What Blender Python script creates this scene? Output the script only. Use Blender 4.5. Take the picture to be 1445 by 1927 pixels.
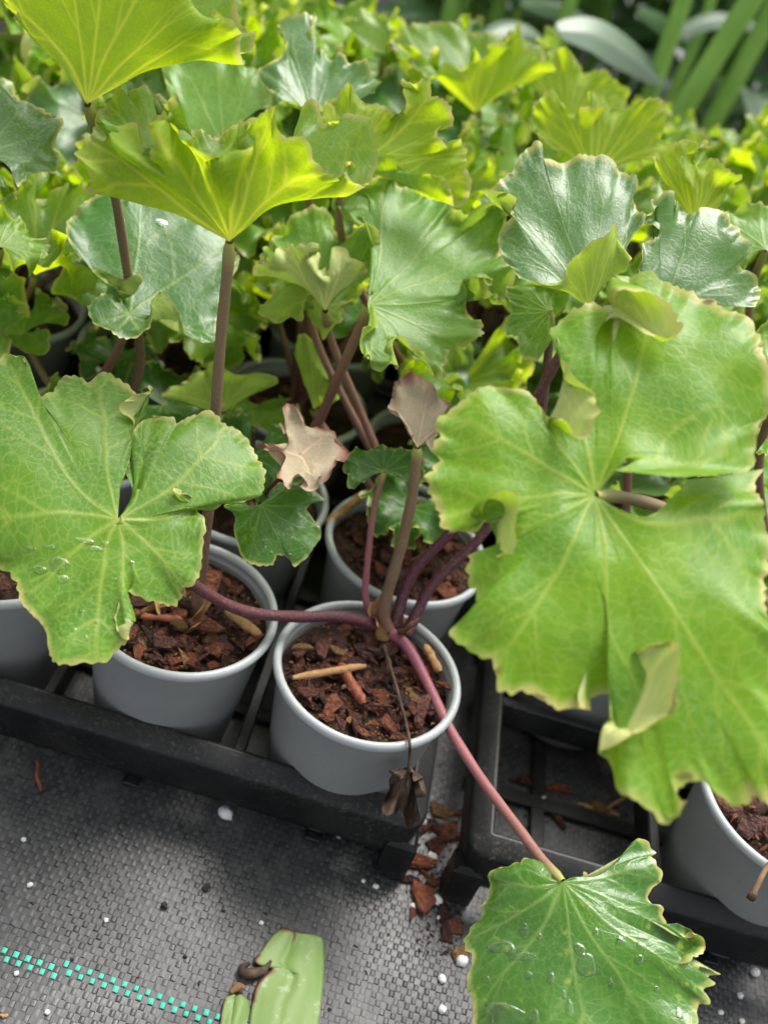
import bpy, math, random
import numpy as np
from mathutils import Vector, Matrix

for o in list(bpy.data.objects): bpy.data.objects.remove(o)
S = bpy.context.scene
COL = S.collection
random.seed(7); RNG = np.random.default_rng(7)

# ------------------------------------------------------------------ camera
FPX = 1951.6; PITCH = math.radians(37.83); ROLL = math.radians(19.16)
CAM = np.array([0, 0, .5655])
FW = np.array([0, math.cos(PITCH), -math.sin(PITCH)])
R0 = np.array([1., 0, 0]); U0 = np.array([0, math.sin(PITCH), math.cos(PITCH)])
CR = math.cos(ROLL)*R0 + math.sin(ROLL)*U0
CU = -math.sin(ROLL)*R0 + math.cos(ROLL)*U0
cd = bpy.data.cameras.new('camera'); cam = bpy.data.objects.new('camera', cd); COL.objects.link(cam)
cd.sensor_fit = 'VERTICAL'; cd.sensor_height = 36; cd.lens = FPX/1927*36
cd.clip_start = .01; cd.clip_end = 200
m = Matrix.Identity(4)
for i in range(3):
    m[i][0] = CR[i]; m[i][1] = CU[i]; m[i][2] = -FW[i]; m[i][3] = CAM[i]
cam.matrix_world = m
cd.dof.use_dof = True; cd.dof.focus_distance = .545; cd.dof.aperture_fstop = 5.0
S.camera = cam
S.render.resolution_x = 767; S.render.resolution_y = 1024

# ------------------------------------------------------------------ light
SUN_EL = math.radians(62); SUN_AZ = math.radians(20)     # from behind the plants, a little to the right
W = bpy.data.worlds.new('World'); S.world = W; W.use_nodes = True
nt = W.node_tree; nt.nodes.clear()
sky = nt.nodes.new('ShaderNodeTexSky'); sky.sky_type = 'NISHITA'; sky.sun_disc = False
sky.sun_elevation = SUN_EL; sky.sun_rotation = SUN_AZ
sky.dust_density = 4; sky.ozone_density = 1; sky.air_density = 1
hs = nt.nodes.new('ShaderNodeHueSaturation'); hs.inputs['Saturation'].default_value = .22   # overcast: white cloud
bg = nt.nodes.new('ShaderNodeBackground'); bg.inputs[1].default_value = .115
wo = nt.nodes.new('ShaderNodeOutputWorld')
nt.links.new(sky.outputs[0], hs.inputs['Color']); nt.links.new(hs.outputs[0], bg.inputs[0]); nt.links.new(bg.outputs[0], wo.inputs[0])
sd = bpy.data.lights.new('sun', 'SUN'); sd.energy = 1.5; sd.angle = math.radians(24); sd.color = (1, .96, .9)
sun = bpy.data.objects.new('sun', sd); COL.objects.link(sun)
dirv = Vector((math.sin(SUN_AZ)*math.cos(SUN_EL), math.cos(SUN_AZ)*math.cos(SUN_EL), math.sin(SUN_EL)))
sun.rotation_euler = dirv.to_track_quat('Z', 'Y').to_euler(); sun.location = (0, 1, 3)
S.view_settings.view_transform = 'Standard'; S.view_settings.look = 'None'
S.view_settings.exposure = 1.55; S.view_settings.gamma = 1
S.render.engine = 'CYCLES'

# ------------------------------------------------------------------ pixel helpers (photo pixels, 1445 x 1927)
def ray(px, py):
    d = FW + CR*(px-722.5)/FPX - CU*(py-963.5)/FPX
    return d/np.linalg.norm(d)
def onz(px, py, z):
    d = ray(px, py); return CAM + d*((z-CAM[2])/d[2])
def at(px, py, t): return CAM + ray(px, py)*t
def unit(v): v = np.asarray(v, float); return v/np.linalg.norm(v)

# ------------------------------------------------------------------ object helpers
def tag(o, label=None, cat=None, group=None, kind=None):
    if label: o['label'] = label
    if cat: o['category'] = cat
    if group: o['group'] = group
    if kind: o['kind'] = kind
    return o
def empty(name, loc, label=None, cat=None, group=None):
    o = bpy.data.objects.new(name, None); COL.objects.link(o); o.location = loc
    o.empty_display_size = .01
    return tag(o, label, cat, group)
def link(name, me, parent=None, loc=None, rot=None, scale=None):
    o = bpy.data.objects.new(name, me); COL.objects.link(o)
    if parent is not None:
        o.parent = parent
    if loc is not None: o.location = loc
    if rot is not None: o.rotation_euler = rot
    if scale is not None: o.scale = scale
    return o
def keep(o, parent):            # parent an object whose vertices are in world space
    o.parent = parent; o.location = -Vector(world_loc(parent)); return o
def world_loc(o):
    v = Vector(o.location)
    if o.parent is not None: v = v + world_loc(o.parent)
    return v
def mesh(name, V, Fs, mat=None, smooth=True):
    me = bpy.data.meshes.new(name); V = np.asarray(V, float)
    me.from_pydata(V.tolist(), [], [tuple(f) for f in Fs])
    if mat: me.materials.append(mat)
    if smooth: me.polygons.foreach_set('use_smooth', [True]*len(me.polygons))
    me.update(); return me
def grid_mesh(name, G, mat=None, closed_u=False, attrs=None, smooth=True):
    A, B = G.shape[:2]; V = G.reshape(-1, 3)
    i = np.arange(A if closed_u else A-1)[:, None]; j = np.arange(B-1)[None, :]
    i2 = (i+1) % A
    q = np.stack([i*B+j, i2*B+j, i2*B+j+1, i*B+j+1], -1).reshape(-1, 4) if True else None
    q = np.stack(np.broadcast_arrays(i*B+j, i*B+j+1, i2*B+j+1, i2*B+j), -1).reshape(-1, 4)
    me = bpy.data.meshes.new(name)
    me.vertices.add(len(V)); me.vertices.foreach_set('co', V.astype(np.float32).ravel())
    me.loops.add(q.size); me.loops.foreach_set('vertex_index', q.astype(np.int32).ravel())
    me.polygons.add(len(q)); me.polygons.foreach_set('loop_start', np.arange(0, q.size, 4, dtype=np.int32))
    me.update(calc_edges=True)
    if smooth: me.polygons.foreach_set('use_smooth', np.ones(len(q), bool))
    if attrs:
        for k, a in attrs.items():
            a = np.asarray(a, np.float32)
            if a.ndim == 2:
                at_ = me.attributes.new(k, 'FLOAT', 'POINT'); at_.data.foreach_set('value', a.ravel())
            else:
                at_ = me.attributes.new(k, 'FLOAT_VECTOR', 'POINT'); at_.data.foreach_set('vector', a.reshape(-1, 3).ravel())
    if mat: me.materials.append(mat)
    return me
def cat(P, n):                  # open Catmull-Rom over axis 0, n samples
    P = np.asarray(P, float); K = len(P)
    t = np.linspace(0, K-1, n); i = np.clip(t.astype(int), 0, K-2); f = (t-i).reshape((-1,)+(1,)*(P.ndim-1))
    a = P[np.clip(i-1, 0, K-1)]; b = P[i]; c = P[i+1]; d = P[np.clip(i+2, 0, K-1)]
    return .5*(2*b+(c-a)*f+(2*a-5*b+4*c-d)*f*f+(3*b-a-3*c+d)*f**3)
def resample(P, n):             # equal arc length
    P = np.asarray(P, float); s = np.r_[0, np.cumsum(np.linalg.norm(np.diff(P, axis=0), axis=1))]
    u = np.linspace(0, s[-1], n)
    return np.stack([np.interp(u, s, P[:, k]) for k in range(3)], 1)
def tube_grid(path, rad, sides=10, ribs=0.):
    path = np.asarray(path, float); n = len(path)
    T = np.gradient(path, axis=0); T /= np.linalg.norm(T, axis=1)[:, None]
    ref = np.array([.3, .2, .9]); out = []
    x = np.cross(T[0], ref); x /= np.linalg.norm(x)
    a = np.linspace(0, 2*math.pi, sides, endpoint=False)
    for k in range(n):
        x = x-T[k]*(x@T[k]); x /= np.linalg.norm(x); y = np.cross(T[k], x)
        rr = rad[k]*(1+ribs*np.cos(a*5))
        out.append(path[k]+np.outer(rr*np.cos(a), x)+np.outer(rr*np.sin(a), y))
    G = np.array(out).transpose(1, 0, 2)          # sides, n, 3
    return G
def lathe(name, prof, n, mat):
    a = np.linspace(0, 2*math.pi, n, endpoint=False); prof = np.asarray(prof, float)
    G = np.stack([np.outer(np.cos(a), prof[:, 0]), np.outer(np.sin(a), prof[:, 0]), np.outer(np.ones(n), prof[:, 1])], -1)
    return grid_mesh(name, G, mat, closed_u=True)
def boxes(name, L, mat, bev=0., smooth=False):   # list of (center, size, rotz)
    V = []; Fs = []
    for c, s, *r in L:
        b = len(V); rz = r[0] if r else 0
        e = min(bev, min(s)*.4)
        # chamfered box: two rings top and bottom inset
        x, y, z = s[0]/2, s[1]/2, s[2]/2
        rings = [(x-e, y-e, -z), (x, y, -z+e), (x, y, z-e), (x-e, y-e, z)] if e > 0 else [(x, y, -z), (x, y, z)]
        for (a_, b_, h) in rings:
            for sx, sy in ((-1, -1), (1, -1), (1, 1), (-1, 1)):
                X, Y = sx*a_, sy*b_
                V.append((c[0]+X*math.cos(rz)-Y*math.sin(rz), c[1]+X*math.sin(rz)+Y*math.cos(rz), c[2]+h))
        nr = len(rings)
        for k in range(nr-1):
            for q in range(4):
                Fs.append((b+4*k+q, b+4*k+(q+1) % 4, b+4*k+4+(q+1) % 4, b+4*k+4+q))
        Fs.append((b+3, b+2, b+1, b)); t = b+4*(nr-1); Fs.append((t, t+1, t+2, t+3))
    return mesh(name, V, Fs, mat, smooth)

# ------------------------------------------------------------------ materials
def newmat(name):
    m = bpy.data.materials.new(name); m.use_nodes = True; n = m.node_tree; n.nodes.clear()
    out = n.nodes.new('ShaderNodeOutputMaterial'); return m, n, out
class NB:
    def __init__(s, n): s.n = n
    def __call__(s, typ, ins=None, **kw):
        x = s.n.nodes.new('ShaderNode'+typ)
        for k, v in kw.items(): setattr(x, k, v)
        for k, v in (ins or {}).items():
            if hasattr(v, 'is_output'): s.n.links.new(v, x.inputs[k])
            else: x.inputs[k].default_value = v
        return x
    def mix(s, f, a, b, blend='MIX'):
        x = s.n.nodes.new('ShaderNodeMix'); x.data_type = 'RGBA'; x.blend_type = blend
        for i, v in ((0, f), (6, a), (7, b)):
            if hasattr(v, 'is_output'): s.n.links.new(v, x.inputs[i])
            else: x.inputs[i].default_value = v if i == 0 else (*v, 1)
        return x.outputs[2]
    def math(s, op, a, b=0., c=None, clamp=False):
        x = s.n.nodes.new('ShaderNodeMath'); x.operation = op; x.use_clamp = clamp
        for i, v in enumerate((a, b) if c is None else (a, b, c)):
            if hasattr(v, 'is_output'): s.n.links.new(v, x.inputs[i])
            else: x.inputs[i].default_value = v
        return x.outputs[0]
    def ramp(s, v, lo, hi):
        x = s.n.nodes.new('ShaderNodeMapRange'); x.inputs[1].default_value = lo; x.inputs[2].default_value = hi
        s.n.links.new(v, x.inputs[0]); return x.outputs[0]
    def noise(s, vec, scale, detail=3, rough=.55):
        x = s('TexNoise', {'Scale': scale, 'Detail': detail, 'Roughness': rough})
        if vec is not None: s.n.links.new(vec, x.inputs['Vector'])
        return x.outputs['Fac']

def leaf_mat(name, top, top2, under, glow, vein=(.32, .42, .10), edge=(.55, .50, .16), felt=.25, rough=.42, trans=.42, veinf=.6, spec=.5, feltcol=(.42, .5, .36), speck=None, e0=.945, e1=.99, backt=.55, net=.22, gv=None):
    m, n, out = newmat(name); b = NB(n)
    flat = b('Attribute', attribute_name='flat').outputs['Vector']
    va = b('Attribute', attribute_name='vein').outputs['Fac']
    ed = b('Attribute', attribute_name='edge').outputs['Fac']
    geo = b('NewGeometry'); back = geo.outputs['Backfacing']
    rnd = b('ObjectInfo').outputs['Random']
    off = b('VectorMath', {0: flat, 1: (0, 0, 0)}, operation='ADD'); 
    cmb = b('CombineXYZ', {'X': b.math('MULTIPLY', rnd, 3.), 'Y': rnd, 'Z': 0.}); n.links.new(cmb.outputs[0], off.inputs[1])
    vec = off.outputs[0]
    n1 = b.noise(vec, 22, 3); n2 = b.noise(vec, 620, 3, .7); n3 = b.noise(vec, 130, 3)
    wv = b('VectorMath', {0: vec, 1: b('VectorMath', {0: b('TexNoise', {'Vector': vec, 'Scale': 90.}).outputs['Color'], 1: (.006, .006, 0)}, operation='MULTIPLY').outputs[0]}, operation='ADD').outputs[0]
    vor = b('TexVoronoi', {'Vector': wv, 'Scale': 210.}, feature='DISTANCE_TO_EDGE').outputs['Distance']
    ret = b.math('SUBTRACT', 1., b.ramp(vor, 0., .10), clamp=True)
    dome = b('TexVoronoi', {'Vector': wv, 'Scale': 105.}, feature='SMOOTH_F1').outputs['Distance']          # fine vein net
    c = b.mix(b.ramp(n1, .3, .7), top, top2)
    c = b.mix(b.math('MULTIPLY', ret, net), c, vein)
    fl = b.math('MULTIPLY', b.math('MULTIPLY', b.ramp(n2, .5, .68), b.ramp(n1, .35, .62)), felt)
    c = b.mix(fl, c, feltcol)
    if speck:
        sp = b.math('MULTIPLY', b.ramp(b.noise(vec, 160, 4, .7), .56, .66), b.ramp(b.noise(vec, 30, 2), .5, .6))
        c = b.mix(sp, c, speck)
    dirt = b.math('MULTIPLY', b.ramp(b.noise(vec, 75, 2), .735, .76), .75)
    c = b.mix(dirt, c, (.05, .045, .02))
    c = b.mix(b.math('MULTIPLY', va, veinf), c, vein)
    u = b.mix(b.math('MULTIPLY', va, .85), under, (.52, .56, .06) if gv else (min(1, under[0]*1.9), min(1, under[1]*1.55), under[2]*1.6))
    u = b.mix(b.math('MULTIPLY', ret, .22), u, (under[0]*1.7, under[1]*1.4, under[2]*1.5))
    u = b.mix(b.math('MULTIPLY', b.ramp(n2, .45, .7), .25), u, (.5, .52, .3))
    c = b.mix(back, c, u)
    ew = b.math('MULTIPLY', b.ramp(b.math('ADD', ed, b.math('MULTIPLY', b.math('SUBTRACT', n3, .5), .05)), e0, e1), b.ramp(b.noise(vec, 45, 2), .3, .62))
    nick = b.math('MULTIPLY', b.ramp(ed, .93, .99), b.ramp(b.noise(vec, 120, 2), .63, .68))
    edge = b.mix(nick, edge, (.16, .075, .035))
    c = b.mix(ew, c, edge); c = b.mix(b.math('MULTIPLY', nick, .7), c, (.16, .075, .035))
    h = b.math('ADD', b.math('MULTIPLY', n2, .3), b.math('MULTIPLY', ret, -.12))
    h = b.math('ADD', h, b.math('ADD', b.math('MULTIPLY', n3, .7), b.math('MULTIPLY', dome, -1.1)))
    bump = b('Bump', {'Strength': .55, 'Distance': .0007, 'Height': h}).outputs[0]
    ro = b.math('ADD', rough, b.math('ADD', b.math('MULTIPLY', back, .25), b.math('MULTIPLY', b.math('SUBTRACT', n1, .5), .35)))
    p = b('BsdfPrincipled', {'Base Color': c, 'Roughness': ro, 'Specular IOR Level': spec, 'Normal': bump})
    g = b.mix(b.math('MULTIPLY', va, .95 if gv else .8, clamp=True), glow, gv or (min(1, glow[0]*1.45), min(1, glow[1]*1.2), glow[2]*3.))
    g = b.mix(b.math('MULTIPLY', ret, .38), g, (min(1, glow[0]*1.5), min(1, glow[1]*1.2), glow[2]*3.))
    g = b.mix(b.math('MULTIPLY', b.ramp(n1, .35, .7), .35), g, (glow[0]*.6, glow[1]*.75, glow[2]*.6))
    g = b.mix(ew, g, edge)
    t = b('BsdfTranslucent', {'Color': g, 'Normal': bump})
    tf = b.math('MULTIPLY', trans, b.math('SUBTRACT', 1., b.math('MULTIPLY', back, 1-backt)))
    mx = b('MixShader', {0: tf, 1: p.outputs[0], 2: t.outputs[0]})
    n.links.new(mx.outputs[0], out.inputs[0]); return m

V1 = (.42, .50, .13)
LM = {
 'bright': leaf_mat('leaf_bright', (.165, .325, .006), (.075, .225, .004), (.40, .44, .15), (.46, .68, .012), vein=(.40, .50, .09), felt=.34, trans=.42, rough=.42, spec=.38, feltcol=(.40, .5, .26)),
 'mid':    leaf_mat('leaf_mid', (.13, .28, .015), (.07, .205, .008), (.36, .41, .15), (.38, .58, .02), vein=(.40, .50, .10), felt=.45, trans=.38, rough=.40, spec=.4, feltcol=(.42, .5, .3)),
 'funnel': leaf_mat('leaf_funnel', (.13, .26, .045), (.09, .21, .03), (.20, .31, .007), (.50, .67, .004), felt=.45, trans=.62, vein=(.5, .52, .1), backt=.95, gv=(.92, .92, .07)),
 'dark':   leaf_mat('leaf_dark', (.04, .135, .014), (.024, .095, .010), (.17, .25, .035), (.26, .46, .03), felt=.06, rough=.32, trans=.3, veinf=.35, spec=.35, net=.1),
 'glossy': leaf_mat('leaf_glossy', (.06, .18, .012), (.034, .13, .009), (.24, .28, .09), (.28, .5, .02), vein=(.26, .38, .10), felt=.14, rough=.28, trans=.3, veinf=.5, spec=.5, speck=(.24, .34, .05), net=.14),
 'silver': leaf_mat('leaf_silver', (.06, .155, .035), (.038, .11, .02), (.24, .35, .03), (.44, .64, .04), vein=(.24, .34, .12), felt=.5, rough=.36, trans=.34, veinf=.4, spec=.5, feltcol=(.45, .52, .43), backt=.95, net=.12),
 'pale':   leaf_mat('leaf_pale', (.14, .30, .038), (.09, .23, .02), (.24, .36, .03), (.42, .62, .04), vein=V1, felt=.35, rough=.42, trans=.42, veinf=.4, backt=.95),
 'tan':    leaf_mat('leaf_tan', (.36, .33, .20), (.28, .27, .15), (.33, .27, .19), (.3, .26, .12), vein=(.24, .24, .10), edge=(.22, .08, .065), felt=.5, feltcol=(.5, .46, .33), rough=.8, trans=.2, veinf=.1, spec=.2, e0=.84, e1=.97),
 'yellow': leaf_mat('leaf_yellow', (.15, .27, .02), (.11, .23, .015), (.22, .34, .02), (.36, .54, .012), felt=.05, trans=.42, backt=.95),
}
def simple_mat(name, c1, c2, scale=60, rough=.6, spec=.4, bump=.3, bdist=.001, detail=4, objrand=0., c3=None, coords='Object', trans=0., dust=0.):
    m, n, out = newmat(name); b = NB(n)
    tc = b('TexCoord').outputs[coords]
    if objrand:
        r = b('ObjectInfo').outputs['Random']
        o = b('VectorMath', {0: tc}, operation='ADD'); cb = b('CombineXYZ', {'X': b.math('MULTIPLY', r, 7.), 'Y': r, 'Z': b.math('MULTIPLY', r, 2.)})
        n.links.new(cb.outputs[0], o.inputs[1]); tc = o.outputs[0]
    f = b.noise(tc, scale, detail)
    c = b.mix(b.ramp(f, .3, .7), c1, c2)
    if c3:
        c = b.mix(b.ramp(r, .45, 1.) if objrand else b.ramp(b.noise(tc, scale*.2, 2), .5, .7), c, c3)
    if objrand:
        hv = b('HueSaturation', {'Color': c, 'Value': b.ramp(b.math('FRACT', b.math('MULTIPLY', r, 13.7)), -1.2, .75)}); c = hv.outputs[0]
    if dust: c = b.mix(b.math('MULTIPLY', b.math('MULTIPLY', b.ramp(b.noise(tc, 420, 4, .75), .53, .66), b.ramp(b.noise(tc, 22, 3), .4, .62)), dust), c, (.16, .145, .125))
    bp = b('Bump', {'Strength': bump, 'Distance': bdist, 'Height': f}).outputs[0]
    p = b('BsdfPrincipled', {'Base Color': c, 'Roughness': rough, 'Specular IOR Level': spec, 'Normal': bp})
    n.links.new(p.outputs[0], out.inputs[0]); return m
M_POT = simple_mat('pot_plastic', (.20, .206, .204), (.235, .24, .237), 25, .45, .4, .06, .0006, c3=(.255, .255, .245), dust=.45)
M_RIM = simple_mat('rim_plastic', (.32, .34, .345), (.37, .39, .395), 40, .38, .45, .08, .0005, c3=(.28, .28, .265), dust=.5)
M_TRAY = simple_mat('tray_plastic', (.004, .0042, .0046), (.008, .0083, .009), 60, .45, .3, .3, .0008, c3=(.020, .020, .020), dust=.35)
M_SOIL = simple_mat('potting_soil', (.018, .010, .007), (.06, .032, .02), 320, .85, .2, .9, .002)
M_BARK = simple_mat('bark', (.060, .021, .015), (.20, .070, .043), 3.0, .55, .4, .7, .06, objrand=1, c3=(.045, .022, .02))
M_BARKT = simple_mat('bark_tan', (.18, .09, .035), (.40, .23, .10), 4., .75, .25, .7, .06, objrand=1)
M_BARKR = simple_mat('bark_red', (.12, .034, .017), (.32, .105, .052), 3.0, .55, .38, .7, .06, objrand=1)
M_SPLT = simple_mat('splinter_tan', (.22, .115, .045), (.42, .25, .11), 260, .75, .25, .8, .0012)
M_SPLR = simple_mat('splinter_red', (.13, .03, .015), (.30, .09, .045), 260, .6, .35, .8, .0012)
M_PERL = simple_mat('perlite', (.62, .62, .6), (.75, .75, .73), 500, .8, .2, .5, .0006)
M_FIBRE = simple_mat('crown_fibre', (.24, .13, .05), (.46, .30, .12), 150, .75, .2, .8, .0015)
M_DEAD = simple_mat('withered', (.02, .013, .009), (.11, .07, .045), 140, .75, .3, .9, .002)
M_TWIG = simple_mat('dry_twig', (.16, .09, .05), (.26, .17, .10), 160, .8, .2, .6, .001)
M_CLOD = simple_mat('soil_clod', (.022, .018, .015), (.05, .042, .036), 300, .9, .2, .9, .001)
M_TEAL = simple_mat('teal_tape', (.02, .36, .25), (.035, .44, .31), 500, .5, .4, .3, .0004, c3=(.05, .25, .19))
M_STEMG = simple_mat('green_stem', (.16, .32, .04), (.22, .4, .06), 30, .45, .4, .1)
M_STRAP = None
def mat_ground():
    m, n, out = newmat('weed_mat'); b = NB(n)
    tc = b('TexCoord').outputs['Object']
    r = b('Attribute', attribute_name='cell').outputs['Fac']
    w = b.noise(tc, 9, 3); f = b.noise(tc, 420, 3, .65); f2 = b.noise(tc, 35, 4, .65)
    c = b.mix(r, (.020, .0205, .021), (.062, .063, .065))
    c = b.mix(b.math('MULTIPLY', b.ramp(f2, .48, .66), .55), c, (.075, .073, .070))
    c = b.mix(b.math('MULTIPLY', b.ramp(f, .52, .72), .5), c, (.018, .016, .014))
    c = b.mix(b.math('MULTIPLY', b.ramp(b.noise(tc, 60, 5, .7), .56, .72), .6), c, (.028, .024, .02))
    ro = b.ramp(w, .1, 1.1)
    ro = b.math('ADD', b.math('MULTIPLY', b.ramp(w, .35, .65), .22), .38)
    bp = b('Bump', {'Strength': .35, 'Distance': .0005, 'Height': f}).outputs[0]
    p = b('BsdfPrincipled', {'Base Color': c, 'Roughness': ro, 'Specular IOR Level': .5, 'Normal': bp})
    n.links.new(p.outputs[0], out.inputs[0]); return m
M_MAT = mat_ground()
def mat_stalk(name, base, mid, top):
    m, n, out = newmat(name); b = NB(n)
    a = b('Attribute', attribute_name='along').outputs['Fac']
    tc = b('TexCoord').outputs['Object']
    f = b.noise(tc, 700, 2); f1 = b.noise(tc, 60, 3)
    aa = b.math('ADD', a, b.math('MULTIPLY', b.math('SUBTRACT', f1, .5), .3))
    c = b.mix(b.ramp(aa, .05, .5), base, mid); c = b.mix(b.ramp(aa, .6, 1.), c, top); c = b.mix(b.ramp(a, .93, 1.), c, (.30, .32, .07))
    c = b.mix(b.math('MULTIPLY', b.ramp(f, .5, .75), .3), c, (.35, .25, .18))
    bp = b('Bump', {'Strength': .3, 'Distance': .0004, 'Height': f}).outputs[0]
    p = b('BsdfPrincipled', {'Base Color': c, 'Roughness': .5, 'Specular IOR Level': .4, 'Normal': bp})
    n.links.new(p.outputs[0], out.inputs[0]); return m
SM = {
 'purple': mat_stalk('stalk_purple', (.07, .018, .03), (.085, .022, .03), (.11, .05, .035)),
 'pink':   mat_stalk('stalk_pink', (.20, .05, .09), (.27, .09, .10), (.26, .14, .09)),
 'brown':  mat_stalk('stalk_brown', (.13, .07, .045), (.17, .11, .06), (.22, .16, .08)),
 'russet': mat_stalk('stalk_russet', (.10, .035, .03), (.16, .075, .055), (.24, .15, .08)),
}
def mat_water():
    m, n, out = newmat('water'); b = NB(n)
    p = b('BsdfPrincipled', {'Base Color': (1, 1, 1, 1), 'Roughness': .02, 'IOR': 1.33, 'Transmission Weight': 1.})
    n.links.new(p.outputs[0], out.inputs[0]); return m
M_WATER = mat_water()
def mat_blade(name, c1, c2, glow, trans=.25, rough=.4):
    m, n, out = newmat(name); b = NB(n)
    tc = b('TexCoord').outputs['Object']; f = b.noise(tc, 14, 3); v = b('Attribute', attribute_name='vein').outputs['Fac']
    c = b.mix(b.ramp(f, .3, .7), c1, c2); c = b.mix(b.math('MULTIPLY', v, .5), c, (c1[0]*1.8, c1[1]*1.6, c1[2]*1.8))
    p = b('BsdfPrincipled', {'Base Color': c, 'Roughness': rough, 'Specular IOR Level': .5})
    t = b('BsdfTranslucent', {'Color': (*glow, 1)})
    mx = b('MixShader', {0: trans, 1: p.outputs[0], 2: t.outputs[0]}); n.links.new(mx.outputs[0], out.inputs[0]); return m
M_STRAP = mat_blade('strap_leaf', (.08, .18, .06), (.055, .13, .045), (.22, .42, .06), .35, .34)
M_STRAPG = mat_blade('strap_leaf_grey', (.2, .27, .19), (.15, .22, .14), (.25, .4, .14), .3, .35)

# ------------------------------------------------------------------ ground: woven weed mat
def build_ground():
    big = mesh('ground', [(-30, -10, -.004), (30, -10, -.004), (30, 60, -.004), (-30, 60, -.004)], [(0, 1, 2, 3)], M_MAT, False)
    tag(link('ground', big), kind='structure')
    CX, CY = .0033, .0040; x0, x1, y0, y1 = -.34, .50, .17, .60
    nx = int((x1-x0)/CX); ny = int((y1-y0)/CY)
    u = np.array([-.5, -.17, .17, .5]); U, Vv = np.meshgrid(u, u, indexing='ij')
    i, j = np.meshgrid(np.arange(nx), np.arange(ny), indexing='ij'); i = i.ravel(); j = j.ravel(); N = len(i)
    par = ((i+j) % 2).astype(float)[:, None, None]
    cx = x0+(i+.5)*CX; cy = y0+(j+.5)*CY
    jx = RNG.normal(0, .04, N); jy = RNG.normal(0, .04, N)
    sc = np.where(par > 0, RNG.uniform(.74, .92, N)[:, None, None], 1.06)
    sag = (.55+.45*np.sin(cx*23+1)*np.cos(cy*31)+.35*np.sin(cx*61+cy*44))[:, None, None]
    X = cx[:, None, None]+(U*sc+jx[:, None, None]*.6)*CX
    Y = cy[:, None, None]+(Vv*sc+jy[:, None, None]*.6)*CY
    amp = (np.clip(.00055+RNG.normal(0, .00014, N), .0002, .001))[:, None, None]*np.clip(sag, .35, 1.2)
    Z = np.where(par > 0, amp*(1.5*np.cos(np.pi*U*.9)*(.55+.45*np.cos(np.pi*Vv*.9))-.1), amp*.35*np.cos(np.pi*Vv*.9)-.00005)+.0002
    Z += (.0012*np.sin(cx*9+.4)*np.cos(cy*13+1))[:, None, None]
    P = np.stack([X, Y, Z], -1).reshape(-1, 3)
    base = (np.arange(N)*16)[:, None, None]; a = np.arange(3)[:, None]*4; c = np.arange(3)[None, :]
    q0 = base+(a+c)[None]
    q = np.stack([q0, q0+4, q0+5, q0+1], -1).reshape(-1, 4)
    me = bpy.data.meshes.new('woven_fabric')
    me.vertices.add(len(P)); me.vertices.foreach_set('co', P.astype(np.float32).ravel())
    me.loops.add(q.size); me.loops.foreach_set('vertex_index', q.astype(np.int32).ravel())
    me.polygons.add(len(q)); me.polygons.foreach_set('loop_start', np.arange(0, q.size, 4, dtype=np.int32))
    me.update(calc_edges=True); me.polygons.foreach_set('use_smooth', np.ones(len(q), bool))
    cell = np.clip(np.where(par.ravel() > 0, .72, .3)+RNG.normal(0, .16, N), 0, 1)
    at_ = me.attributes.new('cell', 'FLOAT', 'POINT'); at_.data.foreach_set('value', np.repeat(cell, 16).astype(np.float32))
    me.materials.append(M_MAT)
    g = tag(link('weed_mat', me), kind='structure')
    # two rows of teal marker tape showing through the weave
    pr = [(-.9, -1), (-.9, .9)]
    Gx = np.linspace(-.46, .46, 4); TG = np.array([[(a_*CX*.98, b_*CY*.98, .0007*math.cos(a_*2.6)*math.cos(b_*2.6)) for b_ in Gx] for a_ in Gx])
    tm = grid_mesh('teal_tape', TG[:, ::-1].copy(), M_TEAL)
    tm.flip_normals() if False else None
    A = onz(0, 1785, 0); B = onz(415, 1910, 0)
    ix0 = int((A[0]-.09-x0)/CX); 
    for i in range(ix0, int((B[0]+.05-x0)/CX)):
        x = x0+(i+.5)*CX; f = (x-A[0])/(B[0]-A[0]); y = A[1]+f*(B[1]-A[1])
        j = int(round((y-y0)/CY-.5)) - (i % 2)
        o = link('teal_tape', tm, g, (x, y0+(j+.5)*CY, .0008), (0, 0, random.uniform(-.05, .05)), (random.uniform(.78, .95), random.uniform(.76, .95), 1))
    return g
GROUND = build_ground()

# ------------------------------------------------------------------ pots
RIM_Z = .118; PR = .0575
PB = .0425; PZ0 = .008
def pot_prof():
    out = [(0.0, PZ0), (PB-.004, PZ0), (PB, PZ0+.002)]
    for t in np.linspace(0, 1, 8)[1:]:
        out.append((PB+(PR-.0042-PB)*t, PZ0+.002+(RIM_Z-.007-PZ0-.002)*t))
    inn = [(PR-.0042, RIM_Z-.006), (PR-.0052, RIM_Z-.006), (PR-.0058, RIM_Z-.02), (PB-.002, PZ0+.006), (0, PZ0+.006)]
    return out+inn
ME_POT = lathe('pot_body', pot_prof(), 72, M_POT)
def rim_prof():
    c = (PR-.0030, RIM_Z-.0034)
    P = [(PR-.0050, RIM_Z-.0088)]
    for a in np.radians(np.arange(-60, 241, 25)):
        P.append((c[0]+.0026*math.cos(a)+.0002, c[1]+.0032*math.sin(a)))
    P.append((PR-.0058, RIM_Z-.009))
    return P
ME_RIM = lathe('rim', rim_prof(), 96, M_RIM)
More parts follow.
